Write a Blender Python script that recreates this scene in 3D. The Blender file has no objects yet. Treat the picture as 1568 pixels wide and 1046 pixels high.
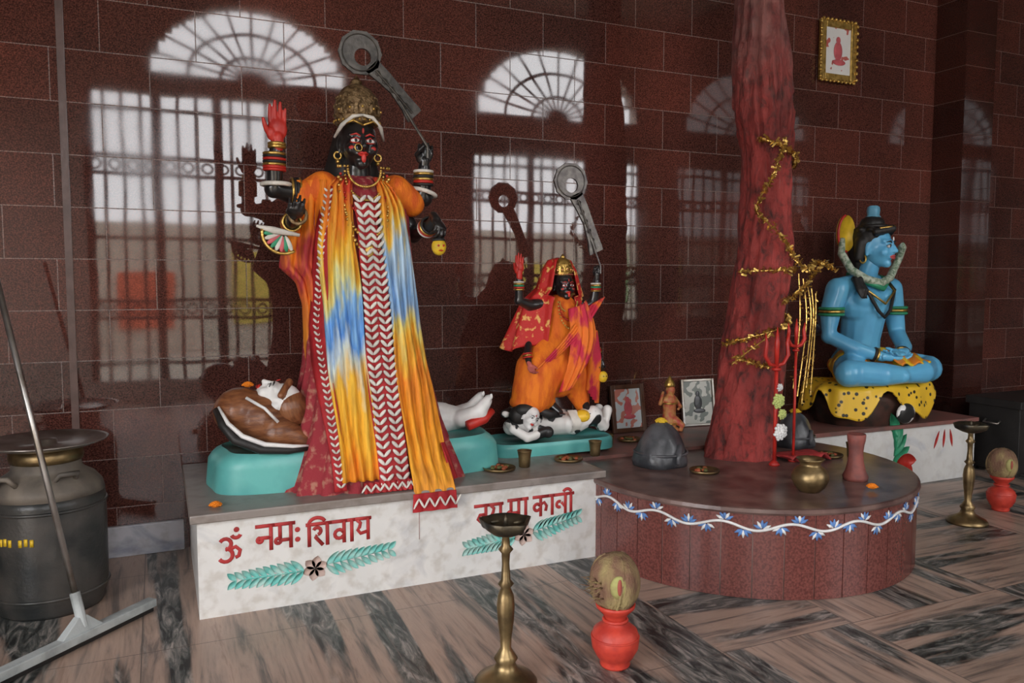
import bpy, math, random
from mathutils import Vector, Matrix, noise, Euler
random.seed(7)
sc = bpy.context.scene
pi = math.pi

# ------------------------------------------------------------------ materials
def _new(name):
    m = bpy.data.materials.new(name); m.use_nodes = True
    nt = m.node_tree
    b = nt.nodes.get('Principled BSDF')
    return m, nt, b
def nd(nt, typ, props=None, **inp):
    n = nt.nodes.new(typ)
    if props:
        for k, v in props.items(): setattr(n, k, v)
    for k, v in inp.items():
        key = int(k[1:]) if (k[0] == 'i' and k[1:].isdigit()) else k.replace('_', ' ')
        if isinstance(v, bpy.types.NodeSocket): nt.links.new(v, n.inputs[key])
        else: n.inputs[key].default_value = v
    return n
def c4(c): return (c[0], c[1], c[2], 1.0)
def ramp(nt, fac, stops, interp='LINEAR'):
    r = nt.nodes.new('ShaderNodeValToRGB'); cr = r.color_ramp; cr.interpolation = interp
    while len(cr.elements) < len(stops): cr.elements.new(0.5)
    for e, (p, c) in zip(cr.elements, stops):
        e.position = p; e.color = c4(c)
    nt.links.new(fac, r.inputs[0]); return r
def mixc(nt, fac, a, b, mode='MIX'):
    n = nt.nodes.new('ShaderNodeMix'); n.data_type = 'RGBA'; n.blend_type = mode
    for k, v in ((0, fac), (6, a), (7, b)):
        if isinstance(v, bpy.types.NodeSocket): nt.links.new(v, n.inputs[k])
        elif k == 0: n.inputs[0].default_value = v
        else: n.inputs[k].default_value = c4(v)
    return n.outputs[2]
def objco(nt, sx=1, sy=1, sz=1):
    t = nt.nodes.new('ShaderNodeTexCoord')
    mp = nd(nt, 'ShaderNodeMapping', Vector=t.outputs['Object'], Scale=(sx, sy, sz))
    return mp.outputs[0]
def bumpit(nt, b, h, strength, dist=0.01):
    n = nd(nt, 'ShaderNodeBump', Strength=strength, Distance=dist, Height=h)
    nt.links.new(n.outputs[0], b.inputs['Normal'])
def M(name, col, rough=.5, metal=0, col2=None, scale=12, bump=.15, bscale=60, stretch=(1, 1, 1), lo=.4, hi=.62, coat=0, ior=1.45):
    m, nt, b = _new(name)
    v = objco(nt, *stretch)
    n = nd(nt, 'ShaderNodeTexNoise', Vector=v, Scale=scale, Detail=5.0)
    if col2 is None: col2 = tuple(c * .72 for c in col)
    r = ramp(nt, n.outputs[0], [(lo, col), (hi, col2)])
    nt.links.new(r.outputs[0], b.inputs['Base Color'])
    b.inputs['Roughness'].default_value = rough; b.inputs['Metallic'].default_value = metal
    b.inputs['Coat Weight'].default_value = coat; b.inputs['IOR'].default_value = ior
    if bump:
        n2 = nd(nt, 'ShaderNodeTexNoise', Vector=v, Scale=bscale, Detail=3.0)
        bumpit(nt, b, n2.outputs[0], bump)
    return m

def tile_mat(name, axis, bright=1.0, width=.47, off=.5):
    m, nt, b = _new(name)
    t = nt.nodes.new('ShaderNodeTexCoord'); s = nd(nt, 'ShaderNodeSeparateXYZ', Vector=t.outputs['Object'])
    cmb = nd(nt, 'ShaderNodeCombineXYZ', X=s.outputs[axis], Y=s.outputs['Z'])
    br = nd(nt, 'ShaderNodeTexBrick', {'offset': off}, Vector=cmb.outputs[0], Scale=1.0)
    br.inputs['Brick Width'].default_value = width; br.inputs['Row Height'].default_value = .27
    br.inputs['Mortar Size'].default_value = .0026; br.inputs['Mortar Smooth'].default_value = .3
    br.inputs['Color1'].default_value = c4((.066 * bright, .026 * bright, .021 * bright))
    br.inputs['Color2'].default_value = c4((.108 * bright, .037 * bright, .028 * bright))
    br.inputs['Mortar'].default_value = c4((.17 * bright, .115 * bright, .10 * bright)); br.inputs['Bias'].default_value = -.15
    n = nd(nt, 'ShaderNodeTexNoise', Vector=t.outputs['Object'], Scale=140.0, Detail=2.0)
    r = ramp(nt, n.outputs[0], [(.35, (.5, .45, .45)), (.5, (1, 1, 1)), (.68, (1.9, 1.7, 1.6))])
    c = mixc(nt, 1.0, br.outputs[0], r.outputs[0], 'MULTIPLY')
    n3 = nd(nt, 'ShaderNodeTexNoise', Vector=t.outputs['Object'], Scale=1.1, Detail=4.0)
    r3 = ramp(nt, n3.outputs[0], [(.35, (.75, .82, .85)), (.7, (1.3, 1.15, 1.1))])
    c = mixc(nt, 1.0, c, r3.outputs[0], 'MULTIPLY')
    nt.links.new(c, b.inputs['Base Color'])
    n4 = nd(nt, 'ShaderNodeTexNoise', Vector=t.outputs['Object'], Scale=3.0, Detail=6.0)
    mr = nd(nt, 'ShaderNodeMapRange', Value=n4.outputs[0]); mr.inputs[1].default_value = .3; mr.inputs[2].default_value = .75
    mr.inputs[3].default_value = .02; mr.inputs[4].default_value = .06
    ml = nd(nt, 'ShaderNodeMath', {'operation': 'MULTIPLY_ADD'}, i0=br.outputs['Fac'], i1=.4, i2=mr.outputs[0])
    nt.links.new(ml.outputs[0], b.inputs['Roughness'])
    b.inputs['IOR'].default_value = 1.6
    inv = nd(nt, 'ShaderNodeMath', {'operation': 'SUBTRACT'}, i0=1.0, i1=br.outputs['Fac'])
    n5 = nd(nt, 'ShaderNodeTexNoise', Vector=t.outputs['Object'], Scale=2.5, Detail=1.0)
    ad2 = nd(nt, 'ShaderNodeMath', {'operation': 'MULTIPLY_ADD'}, i0=n5.outputs[0], i1=.8, i2=inv.outputs[0])
    bumpit(nt, b, ad2.outputs[0], .25, .003)
    return m

def floor_mat():
    m, nt, b = _new('banded_marble_floor')
    t = nt.nodes.new('ShaderNodeTexCoord'); s = nd(nt, 'ShaderNodeSeparateXYZ', Vector=t.outputs['Object'])
    X, Y = s.outputs['X'], s.outputs['Y']
    def mul(a, k): return nd(nt, 'ShaderNodeMath', {'operation': 'MULTIPLY'}, i0=a, i1=k).outputs[0]
    def vec(kx, ky): return nd(nt, 'ShaderNodeCombineXYZ', X=mul(X, kx), Y=mul(Y, ky)).outputs[0]
    gt = nd(nt, 'ShaderNodeMath', {'operation': 'GREATER_THAN'}, i0=X, i1=2.06).outputs[0]
    mp = nd(nt, 'ShaderNodeMapping', Vector=t.outputs['Object'], Scale=(1, 1, 1), Location=(.1, .35, .2))
    chk = nd(nt, 'ShaderNodeTexChecker', Vector=mp.outputs[0], Scale=1.05)
    fac = nd(nt, 'ShaderNodeMath', {'operation': 'MULTIPLY'}, i0=gt, i1=chk.outputs['Fac']).outputs[0]
    def mv(a, bb): 
        n = nt.nodes.new('ShaderNodeMix'); n.data_type = 'VECTOR'
        nt.links.new(fac, n.inputs[0]); nt.links.new(a, n.inputs[4]); nt.links.new(bb, n.inputs[5]); return n.outputs[1]
    v1 = mv(vec(7, .55), vec(.55, 7)); v2 = mv(vec(2.3, .22), vec(.22, 2.3)); v3 = mv(vec(14, 3.0), vec(3.0, 14))
    n1 = nd(nt, 'ShaderNodeTexNoise', Vector=v1, Scale=2.4, Detail=9.0, Distortion=.5, Roughness=.65)
    base = ramp(nt, n1.outputs[0], [(.32, (.08, .075, .07)), (.41, (.23, .18, .155)), (.48, (.37, .275, .225)), (.57, (.44, .325, .265)), (.65, (.30, .205, .16)), (.72, (.12, .105, .10))])
    n3 = nd(nt, 'ShaderNodeTexNoise', Vector=v3, Scale=1.5, Detail=9.0, Distortion=1.2, Roughness=.65)
    dark = ramp(nt, n3.outputs[0], [(.40, (.02, .022, .022)), (.48, (.08, .088, .085)), (.55, (.17, .17, .16)), (.64, (.36, .33, .31))])
    n2 = nd(nt, 'ShaderNodeTexNoise', Vector=v2, Scale=1.7, Detail=5.0, Distortion=.3)
    mk = ramp(nt, n2.outputs[0], [(.50, (0, 0, 0)), (.54, (1, 1, 1))])
    d = nd(nt, 'ShaderNodeMath', {'operation': 'SUBTRACT'}, i0=X, i1=1.95).outputs[0]
    d = nd(nt, 'ShaderNodeMath', {'operation': 'ABSOLUTE'}, i0=d).outputs[0]
    st = nd(nt, 'ShaderNodeMath', {'operation': 'LESS_THAN'}, i0=d, i1=.10).outputs[0]
    mx = nd(nt, 'ShaderNodeMath', {'operation': 'MAXIMUM'}, i0=mk.outputs[0], i1=st).outputs[0]
    c = mixc(nt, mx, base.outputs[0], dark.outputs[0])
    br = nd(nt, 'ShaderNodeTexBrick', {'offset': 0.0}, Vector=mp.outputs[0], Scale=1.0)
    br.inputs['Brick Width'].default_value = .952; br.inputs['Row Height'].default_value = .952
    br.inputs['Mortar Size'].default_value = .0022
    c = mixc(nt, br.outputs['Fac'], c, (.12, .10, .09))
    dn = nd(nt, 'ShaderNodeTexNoise', Vector=t.outputs['Object'], Scale=1.3, Detail=6.0)
    dr = ramp(nt, dn.outputs[0], [(.35, (.80, .76, .73)), (.65, (1.08, 1.03, 1))])
    c = mixc(nt, 1.0, c, dr.outputs[0], 'MULTIPLY')
    nt.links.new(c, b.inputs['Base Color'])
    mr = nd(nt, 'ShaderNodeMapRange', Value=dn.outputs[0]); mr.inputs[3].default_value = .26; mr.inputs[4].default_value = .48
    nt.links.new(mr.outputs[0], b.inputs['Roughness'])
    return m

def marble_mat(name, a=(.68, .67, .65), c=(.45, .455, .47), rough=.35, dirt=.5):
    m, nt, b = _new(name)
    v = objco(nt)
    n = nd(nt, 'ShaderNodeTexNoise', Vector=v, Scale=3.0, Detail=8.0, Distortion=1.4)
    r = ramp(nt, n.outputs[0], [(.28, c), (.44, a), (.64, tuple(x * .93 for x in a)), (.8, c)])
    n2 = nd(nt, 'ShaderNodeTexNoise', Vector=v, Scale=14.0, Detail=6.0)
    r2 = ramp(nt, n2.outputs[0], [(.36, (.66, .60, .54)), (.52, (1, 1, 1))])
    cc = mixc(nt, dirt, r.outputs[0], r2.outputs[0], 'MULTIPLY')
    nt.links.new(cc, b.inputs['Base Color']); b.inputs['Roughness'].default_value = rough
    return m

def dye_mat(name, zmax, stops, jitter=.12):
    m, nt, b = _new(name)
    t = nt.nodes.new('ShaderNodeTexCoord'); s = nd(nt, 'ShaderNodeSeparateXYZ', Vector=t.outputs['Object'])
    mp = nd(nt, 'ShaderNodeMapping', Vector=t.outputs['Object'], Scale=(22, 4, 3.5))
    n = nd(nt, 'ShaderNodeTexNoise', Vector=mp.outputs[0], Scale=1.0, Detail=5.0)
    z = nd(nt, 'ShaderNodeMath', {'operation': 'DIVIDE'}, i0=s.outputs['Z'], i1=zmax).outputs[0]
    off = nd(nt, 'ShaderNodeMath', {'operation': 'SUBTRACT'}, i0=n.outputs[0], i1=.5).outputs[0]
    z2 = nd(nt, 'ShaderNodeMath', {'operation': 'MULTIPLY_ADD'}, i0=off, i1=jitter * 4, i2=z).outputs[0]
    r = ramp(nt, z2, stops)
    mp2 = nd(nt, 'ShaderNodeMapping', Vector=t.outputs['Object'], Scale=(70, 20, 6))
    n2 = nd(nt, 'ShaderNodeTexNoise', Vector=mp2.outputs[0], Scale=1.0, Detail=4.0)
    r2 = ramp(nt, n2.outputs[0], [(.3, (.66, .62, .60)), (.6, (1.05, 1.05, 1.05))])
    c = mixc(nt, 1.0, r.outputs[0], r2.outputs[0], 'MULTIPLY')
    nt.links.new(c, b.inputs['Base Color']); b.inputs['Roughness'].default_value = .75
    bumpit(nt, b, n2.outputs[0], .8, .01)
    return m

def spot_mat(name, base, spot, scale=14, lo=.22, hi=.30):
    m, nt, b = _new(name)
    v = objco(nt)
    n = nd(nt, 'ShaderNodeTexVoronoi', Vector=v, Scale=float(scale))
    r = ramp(nt, n.outputs['Distance'], [(lo, spot), (hi, base)])
    nt.links.new(r.outputs[0], b.inputs['Base Color']); b.inputs['Roughness'].default_value = .4
    return m

def patch_mat(name, a, c, scale=7, thr=.5, rough=.35):
    m, nt, b = _new(name)
    v = objco(nt)
    n = nd(nt, 'ShaderNodeTexNoise', Vector=v, Scale=float(scale), Detail=1.5)
    r = ramp(nt, n.outputs[0], [(thr, a), (thr + .015, c)])
    nt.links.new(r.outputs[0], b.inputs['Base Color']); b.inputs['Roughness'].default_value = rough
    return m

def tree_mat():
    m, nt, b = _new('red_painted_bark')
    v = objco(nt, 8, 8, 5.0)
    n = nd(nt, 'ShaderNodeTexNoise', Vector=v, Scale=2.2, Detail=11.0, Distortion=.35, Roughness=.68)
    r = ramp(nt, n.outputs[0], [(.32, (.05, .018, .016)), (.40, (.20, .04, .035)), (.50, (.40, .055, .048)), (.64, (.46, .075, .065)), (.74, (.50, .20, .17))])
    v2 = objco(nt, 2, 2, 1.2)
    n2 = nd(nt, 'ShaderNodeTexNoise', Vector=v2, Scale=2.0, Detail=5.0)
    r2 = ramp(nt, n2.outputs[0], [(.40, (1.05, 1, 1)), (.62, (.48, .46, .46))])
    c = mixc(nt, 1.0, r.outputs[0], r2.outputs[0], 'MULTIPLY')
    s = nd(nt, 'ShaderNodeSeparateXYZ', Vector=nt.nodes['Texture Coordinate'].outputs['Object'])
    mr = nd(nt, 'ShaderNodeMapRange', Value=s.outputs['Z']); mr.inputs[1].default_value = 2.45; mr.inputs[2].default_value = 2.95
    v4 = objco(nt, 14, 14, 9)
    n4 = nd(nt, 'ShaderNodeTexNoise', Vector=v4, Scale=1.0, Detail=8.0)
    r4 = ramp(nt, n4.outputs[0], [(.4, (.17, .06, .055)), (.6, (.30, .15, .135))])
    ff = nd(nt, 'ShaderNodeMath', {'operation': 'MULTIPLY'}, i0=mr.outputs[0], i1=.7)
    c = mixc(nt, ff.outputs[0], c, r4.outputs[0])
    nt.links.new(c, b.inputs['Base Color']); b.inputs['Roughness'].default_value = .5
    bumpit(nt, b, n.outputs[0], 1.0, .05)
    return m

wall_back_m = tile_mat('maroon_granite_tiles', 'X'); wall_side_m = tile_mat('maroon_granite_tiles_side', 'Y', .55)  # side copy is the same granite, dimmed in its colour to stand for shade
pil_m = tile_mat('maroon_granite_pilaster', 'X', .5, 4.0, 0.0)  # same granite dimmed: the dark right end is shade put into colour
floor_m = floor_mat(); marble = marble_mat('white_marble'); dusty = marble_mat('dusty_grey_stone', (.25, .215, .195), (.14, .12, .11), .4)
base_marble = marble_mat('blue_grey_marble', (.46, .46, .50), (.2, .22, .28))
maroon = M('maroon_granite', (.18, .055, .045), .22, col2=(.10, .03, .026), scale=90, bump=0, ior=1.6)
maroon_top = M('maroon_granite_dusty', (.17, .105, .09), .28, col2=(.09, .05, .045), scale=7, bump=.05)
grout = M('grout', (.42, .30, .27), .8)
plaster = M('plaster', (.50, .46, .40), .8, bump=.05); ceil_m = M('ceiling_paint', (.55, .51, .46), .9, bump=.03)
iron = M('painted_iron', (.05, .05, .05), .5, bump=0)
black = M('black_enamel', (.012, .011, .012), .28, col2=(.02, .018, .018), coat=.4, bump=.03)
blackmatte = M('black_matte', (.02, .018, .017), .5)
red = M('red_paint', (.52, .03, .02), .4, col2=(.38, .02, .015), bump=.03)
redpot = M('red_clay_paint', (.50, .045, .025), .5, col2=(.38, .03, .02), scale=20)
pink = M('pinkish_red', (.62, .12, .14), .5)
white = M('white_paint', (.76, .75, .74), .4, col2=(.64, .63, .62), bump=.03)
cream = M('cream_cloth', (.72, .68, .62), .8)
gold = M('gold', (.70, .46, .13), .3, metal=.85, col2=(.45, .28, .07), scale=30, bump=.3)
oldgold = M('tarnished_gold', (.34, .23, .12), .42, metal=.6, col2=(.12, .07, .03), scale=40, bump=.8, bscale=90)
brass = M('brass', (.30, .21, .10), .4, metal=.85, col2=(.13, .09, .045), scale=9, bump=.1)
steel = M('steel', (.42, .40, .38), .35, metal=.9, col2=(.22, .19, .16), scale=6, bump=.05)
alu = M('grey_plastic', (.42, .45, .45), .45, col2=(.25, .27, .27), scale=8)
yellow = M('yellow_paint', (.80, .52, .03), .45, bump=.05)
orange_f = M('marigold', (.90, .25, .01), .8, bump=.5)
teal = M('teal_paint', (.13, .45, .42), .35, col2=(.09, .35, .34), scale=5, bump=.03)
teal_p = M('teal_wall_paint', (.13, .47, .42), .6, col2=(.35, .55, .5), scale=18, bump=0)
brown = M('brown_hair_paint', (.24, .095, .04), .3, col2=(.13, .045, .02), scale=16, stretch=(1, 1, 4))
velvet = M('red_velvet', (.28, .025, .035), .85, col2=(.40, .17, .12), scale=26, lo=.52, hi=.66, bump=.5)
orange = M('orange_cloth', (.80, .20, .01), .75, col2=(.62, .10, .01), scale=7, bump=.4, bscale=40, stretch=(3, 3, 1))
magenta = M('magenta_cloth', (.42, .02, .05), .75, col2=(.62, .16, .03), scale=6, bump=.4)
redshawl = M('red_gold_shawl', (.50, .018, .015), .6, col2=(.75, .42, .12), scale=22, lo=.56, hi=.62, bump=.5)
diagcloth = M('orange_red_cloth', (.80, .18, .02), .7, col2=(.55, .02, .06), scale=5, lo=.46, hi=.54, bump=.5, stretch=(2, 2, 1))
blue = M('sky_blue_skin', (.14, .48, .74), .32, col2=(.11, .40, .66), scale=5, bump=.02, coat=.2)
cyan = M('cyan_paint', (.14, .40, .58), .4)
green = M('green_paint', (.03, .28, .14), .4)
greyg = M('snake_grey_green', (.50, .55, .45), .4, col2=(.12, .2, .12), scale=40)
stone = M('black_stone', (.035, .037, .042), .32, col2=(.09, .09, .098), scale=9, bump=.3, bscale=25)
husk = M('coconut_husk', (.17, .09, .055), .85, col2=(.30, .23, .10), scale=7, stretch=(2, 2, 1), bump=.8, lo=.42, hi=.66)
leopard = spot_mat('leopard_skin', (.82, .50, .03), (.02, .015, .01), 21, .24, .31)
whiteblack = patch_mat('white_black_paint', (.74, .72, .70), (.02, .02, .02), 9, .53)
ydots = patch_mat('yellow_ochre', (.85, .55, .03), (.8, .25, .02), 8, .5)
wood = M('dark_wood', (.10, .04, .02), .4); paper = patch_mat('print_paper', (.55, .60, .62), (.55, .2, .15), 16, .52, .3)
paper2 = patch_mat('print_sepia', (.5, .5, .45), (.12, .14, .12), 14, .5, .3)
cal = patch_mat('print_white', (.75, .75, .74), (.5, .12, .1), 14, .60, .3)
bluep = M('blue_vine_paint', (.12, .25, .55), .6, bump=0)
bark = tree_mat()
canm = M('black_dusty_can', (.02, .022, .022), .32, col2=(.06, .055, .05), scale=5)
candust = M('dusty_can_top', (.18, .15, .12), .6, col2=(.08, .07, .06), scale=5)
ground_m = M('outdoor_ground', (.40, .36, .30), .9)
tongue = M('tongue_red', (.65, .04, .03), .3)
dyeL = dye_mat('tie_dye_left', 1.6, [(0, (.80, .25, .01)), (.12, (.82, .40, .02)), (.30, (.82, .47, .04)), (.40, (.62, .68, .62)), (.48, (.10, .30, .70)), (.56, (.22, .44, .74)), (.62, (.70, .68, .30)), (.70, (.82, .50, .04)), (.84, (.80, .26, .02)), (.95, (.6, .05, .02))])
dyeR = dye_mat('tie_dye_right', 1.6, [(0, (.72, .28, .02)), (.10, (.82, .36, .02)), (.22, (.80, .30, .01)), (.34, (.80, .26, .02)), (.42, (.82, .45, .04)), (.48, (.80, .68, .20)), (.55, (.30, .46, .70)), (.63, (.25, .46, .76)), (.74, (.50, .66, .80)), (.80, (.84, .58, .08)), (.92, (.82, .24, .01)), (1, (.6, .05, .02))])

# ------------------------------------------------------------------ mesh builder
def frame(d):
    d = Vector(d).normalized()
    up = Vector((0, 0, 1)) if abs(d.z) < .95 else Vector((0, 1, 0))
    x = up.cross(d).normalized(); y = d.cross(x).normalized()
    return x, y, d
class MB:
    def __init__(s): s.v = []; s.f = []; s.m = []; s.T = None
    def add(s, vs, fs, mi=0):
        o = len(s.v)
        if s.T is not None: vs = [s.T @ Vector(p) for p in vs]
        s.v += [tuple(p) for p in vs]; s.f += [tuple(i + o for i in f) for f in fs]; s.m += [mi] * len(fs)
    def sphere(s, c, r, mi=0, rot=None, nu=16, nv=10):
        if not hasattr(r, '__len__'): r = (r, r, r)
        R = Euler(rot).to_matrix() if rot else Matrix.Identity(3)
        c = Vector(c); vs = [c + R @ Vector((0, 0, -r[2]))]; fs = []
        for j in range(1, nv):
            a = -pi / 2 + pi * j / nv
            for i in range(nu):
                b = 2 * pi * i / nu
                vs.append(c + R @ Vector((r[0] * math.cos(a) * math.cos(b), r[1] * math.cos(a) * math.sin(b), r[2] * math.sin(a))))
        vs.append(c + R @ Vector((0, 0, r[2])))
        for i in range(nu): fs.append((0, 1 + (i + 1) % nu, 1 + i))
        for j in range(nv - 2):
            for i in range(nu):
                a = 1 + j * nu + i; b = 1 + j * nu + (i + 1) % nu
                fs.append((a, b, b + nu, a + nu))
        t = len(vs) - 1; o = 1 + (nv - 2) * nu
        for i in range(nu): fs.append((o + i, o + (i + 1) % nu, t))
        s.add(vs, fs, mi)
    def tube(s, pts, rad, mi=0, seg=10, flat=1.0, fdir=None, closed=False):
        pts = [Vector(p) for p in pts]; n = len(pts)
        if not hasattr(rad, '__len__'): rad = [rad] * n
        vs = []; fs = []; px = None
        for i, p in enumerate(pts):
            if closed: d = pts[(i + 1) % n] - pts[i - 1]
            else: d = pts[min(i + 1, n - 1)] - pts[max(i - 1, 0)]
            if d.length < 1e-9: d = Vector((0, 0, 1))
            d.normalize()
            if fdir is not None:
                y = (Vector(fdir) - d * d.dot(Vector(fdir))).normalized(); x = y.cross(d)
            elif px is None: x, y, _ = frame(d)
            else:
                x = (px - d * px.dot(d)).normalized(); y = d.cross(x)
            px = x
            for k in range(seg):
                a = 2 * pi * k / seg
                vs.append(p + (x * math.cos(a) + y * math.sin(a) * flat) * rad[i])
        m = n if closed else n - 1
        for i in range(m):
            for k in range(seg):
                a = i * seg + k; b = i * seg + (k + 1) % seg; j = ((i + 1) % n) * seg
                fs.append((a, b, j + (k + 1) % seg, j + k))
        if not closed:
            fs.append(tuple(range(seg))[::-1]); fs.append(tuple(range((n - 1) * seg, n * seg)))
        s.add(vs, fs, mi)
    def limb(s, pts, rad, mi=0, seg=14):
        s.tube(pts, rad, mi, seg)
        for p, r in zip(pts, rad): s.sphere(p, r, mi, nu=seg, nv=8)
    def lathe(s, prof, c=(0, 0, 0), mi=0, seg=32, f=None):
        vs = []; fs = []
        for (r, z) in prof:
            for k in range(seg):
                a = 2 * pi * k / seg; rr = max(r, 1e-4)
                if f: rr *= f(a, z)
                vs.append((c[0] + rr * math.cos(a), c[1] + rr * math.sin(a), c[2] + z))
        for i in range(len(prof) - 1):
            for k in range(seg):
                fs.append((i * seg + k, i * seg + (k + 1) % seg, (i + 1) * seg + (k + 1) % seg, (i + 1) * seg + k))
        fs.append(tuple(range(seg))[::-1]); fs.append(tuple(range((len(prof) - 1) * seg, len(prof) * seg)))
        s.add(vs, fs, mi)
    def box(s, c, d, mi=0, rot=None):
        R = Euler(rot).to_matrix() if rot else Matrix.Identity(3)
        vs = [Vector(c) + R @ Vector((d[0] / 2 * i, d[1] / 2 * j, d[2] / 2 * k)) for i in (-1, 1) for j in (-1, 1) for k in (-1, 1)]
        s.add(vs, [(0, 1, 3, 2), (4, 6, 7, 5), (0, 4, 5, 1), (2, 3, 7, 6), (0, 2, 6, 4), (1, 5, 7, 3)], mi)
    def grid(s, fn, nu, nv, mi=0, cu=False):
        vs = [fn(i / (nu if cu else nu - 1), j / (nv - 1)) for j in range(nv) for i in range(nu)]; fs = []
        for j in range(nv - 1):
            for i in range(nu if cu else nu - 1):
                k = (i + 1) % nu
                fs.append((j * nu + i, j * nu + k, (j + 1) * nu + k, (j + 1) * nu + i))
        s.add(vs, fs, mi)
    def ring(s, c, R, r, mi=0, ax=(0, 0, 1), seg=24, sy=1.0):
        x, y, _ = frame(ax); c = Vector(c)
        s.tube([c + x * R * math.cos(2 * pi * i / seg) + y * R * sy * math.sin(2 * pi * i / seg) for i in range(seg)], r, mi, 8, closed=True)
    def poly(s, pts, mi=0, thick=(0, .003, 0)):
        n = len(pts); t = Vector(thick); vs = [Vector(p) for p in pts] + [Vector(p) + t for p in pts]
        fs = [tuple(range(n)), tuple(range(n, 2 * n))[::-1]] + [(i, (i + 1) % n, n + (i + 1) % n, n + i) for i in range(n)]
        s.add(vs, fs, mi)
    def build(s, name, mats, parent=None, loc=(0, 0, 0), smooth=True, remesh=0, sm=2, solid=0, bevel=0, rotz=0, subsurf=0):
        me = bpy.data.meshes.new(name); me.from_pydata(s.v, [], s.f); me.validate()
        if not hasattr(mats, '__len__'): mats = [mats]
        for m in mats: me.materials.append(m)
        if len(me.polygons) == len(s.m):
            me.polygons.foreach_set('material_index', s.m)
        me.polygons.foreach_set('use_smooth', [smooth] * len(me.polygons)); me.update()
        o = bpy.data.objects.new(name, me); sc.collection.objects.link(o); o.location = loc; o.rotation_euler = (0, 0, rotz)
        if parent: o.parent = parent
        if remesh:
            r = o.modifiers.new('Remesh', 'REMESH'); r.mode = 'VOXEL'; r.voxel_size = remesh; r.use_smooth_shade = True
            if sm:
                q = o.modifiers.new('Smooth', 'SMOOTH'); q.factor = .5; q.iterations = sm
        if solid:
            q = o.modifiers.new('Solidify', 'SOLIDIFY'); q.thickness = solid; q.offset = 0
        if bevel:
            q = o.modifiers.new('Bevel', 'BEVEL'); q.width = bevel; q.segments = 2; q.limit_method = 'ANGLE'
        if subsurf:
            q = o.modifiers.new('Sub', 'SUBSURF'); q.levels = subsurf; q.render_levels = subsurf
        return o
def empty(name, loc=(0, 0, 0), rz=0):
    e = bpy.data.objects.new(name, None); sc.collection.objects.link(e); e.location = loc; e.rotation_euler = (0, 0, rz)
    e.empty_display_size = .1; return e
def lerp(a, b, t): return a + (b - a) * t
def interp(keys, z):
    if z <= keys[0][0]: return keys[0][1:]
    for a, b in zip(keys, keys[1:]):
        if z <= b[0]:
            t = (z - a[0]) / (b[0] - a[0]); return tuple(lerp(p, q, t) for p, q in zip(a[1:], b[1:]))
    return keys[-1][1:]

# ------------------------------------------------------------------ room
WY = 4.78; XR = 7.6; XL = -2.6; FY = -1.5; H = 5.5
b = MB(); b.box(((XL + XR) / 2, (WY + FY) / 2, -.05), (XR - XL + .4, WY - FY + .4, .1)); b.build('floor', floor_m, smooth=False)
b = MB(); b.box(((XL + XR) / 2, WY + .1, H / 2), (XR - XL + .4, .2, H)); b.build('wall_back', wall_back_m, smooth=False)
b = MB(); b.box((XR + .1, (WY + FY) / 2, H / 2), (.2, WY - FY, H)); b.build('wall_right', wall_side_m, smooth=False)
DY0, DY1, DZ = -1.1, 2.0, 3.1  # unseen opening added in the left wall to let in more light
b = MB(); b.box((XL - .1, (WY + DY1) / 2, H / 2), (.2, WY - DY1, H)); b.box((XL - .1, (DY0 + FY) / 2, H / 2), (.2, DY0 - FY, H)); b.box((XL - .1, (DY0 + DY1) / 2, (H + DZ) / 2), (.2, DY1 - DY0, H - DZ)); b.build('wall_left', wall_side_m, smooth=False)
b = MB(); b.box((XL - .1, DY0 + .04, DZ / 2), (.24, .08, DZ)); b.box((XL - .1, DY1 - .04, DZ / 2), (.24, .08, DZ)); b.box((XL - .1, (DY0 + DY1) / 2, DZ - .04), (.24, DY1 - DY0 - .16, .08)); b.build('added_opening_frame', wood, smooth=False)  # frame around the added light opening, out of view
b = MB(); b.box(((XL + XR) / 2, (WY + FY) / 2, H + .05), (XR - XL + .4, WY - FY + .6, .1)); b.build('ceiling', ceil_m, smooth=False)
b = MB(); b.box((6.175, 4.64, H / 2), (.35, .279, H)); b.build('pilaster_right', pil_m, smooth=False)
b = MB(); b.box((-.415, WY - .006, H / 2), (.035, .012, H)); b.build('trim_1', M('strip_grey_brown', (.13, .08, .07), .3), smooth=False)
b = MB(); b.box((-1.25, WY - .015, .085), (2.7, .03, .17)); b.build('baseboard_back', base_marble, smooth=False, bevel=.004)
# facade: two arched fanlights over two grilled openings
ARC = ((1.24, 1.22, 4.12, .92), (5.75, 1.36, 4.0, 1.05))      # centre, half width, base z, rise
LOW = ((-.76, 1.60, .25, 3.86), (4.24, 7.3, .9, 3.4))
b = MB(); yc = FY - .12; th = .24; st = .06; x = XL - .2
cuts = sorted(set([XL - .2, XR + .2] + [round(v, 4) for a in ARC for v in [a[0] - a[1] + 2 * a[1] * i / 28 for i in range(29)]] + [v for l in LOW for v in l[:2]]))
for x0, x1 in zip(cuts, cuts[1:]):
    xm = (x0 + x1) / 2; holes = []
    for l in LOW:
        if l[0] < xm < l[1]: holes.append((l[2], l[3]))
    for a in ARC:
        if abs(xm - a[0]) < a[1]: holes.append((a[2], a[2] + a[3] * math.sqrt(1 - ((xm - a[0]) / a[1]) ** 2)))
    z = 0
    for h0, h1 in holes + [(H, H)]:
        if h0 - z > .001: b.box((xm, yc, (z + h0) / 2), (x1 - x0, th, h0 - z))
        z = h1
b.build('wall_front', plaster, smooth=False)
def portal(loc, sx, sy, rot):
    L = bpy.data.lights.new('portal', 'AREA'); L.shape = 'RECTANGLE'; L.size = sx; L.size_y = sy; L.cycles.is_portal = True
    lo = bpy.data.objects.new('window_portal', L); sc.collection.objects.link(lo); lo.location = loc; lo.rotation_euler = rot
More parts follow.
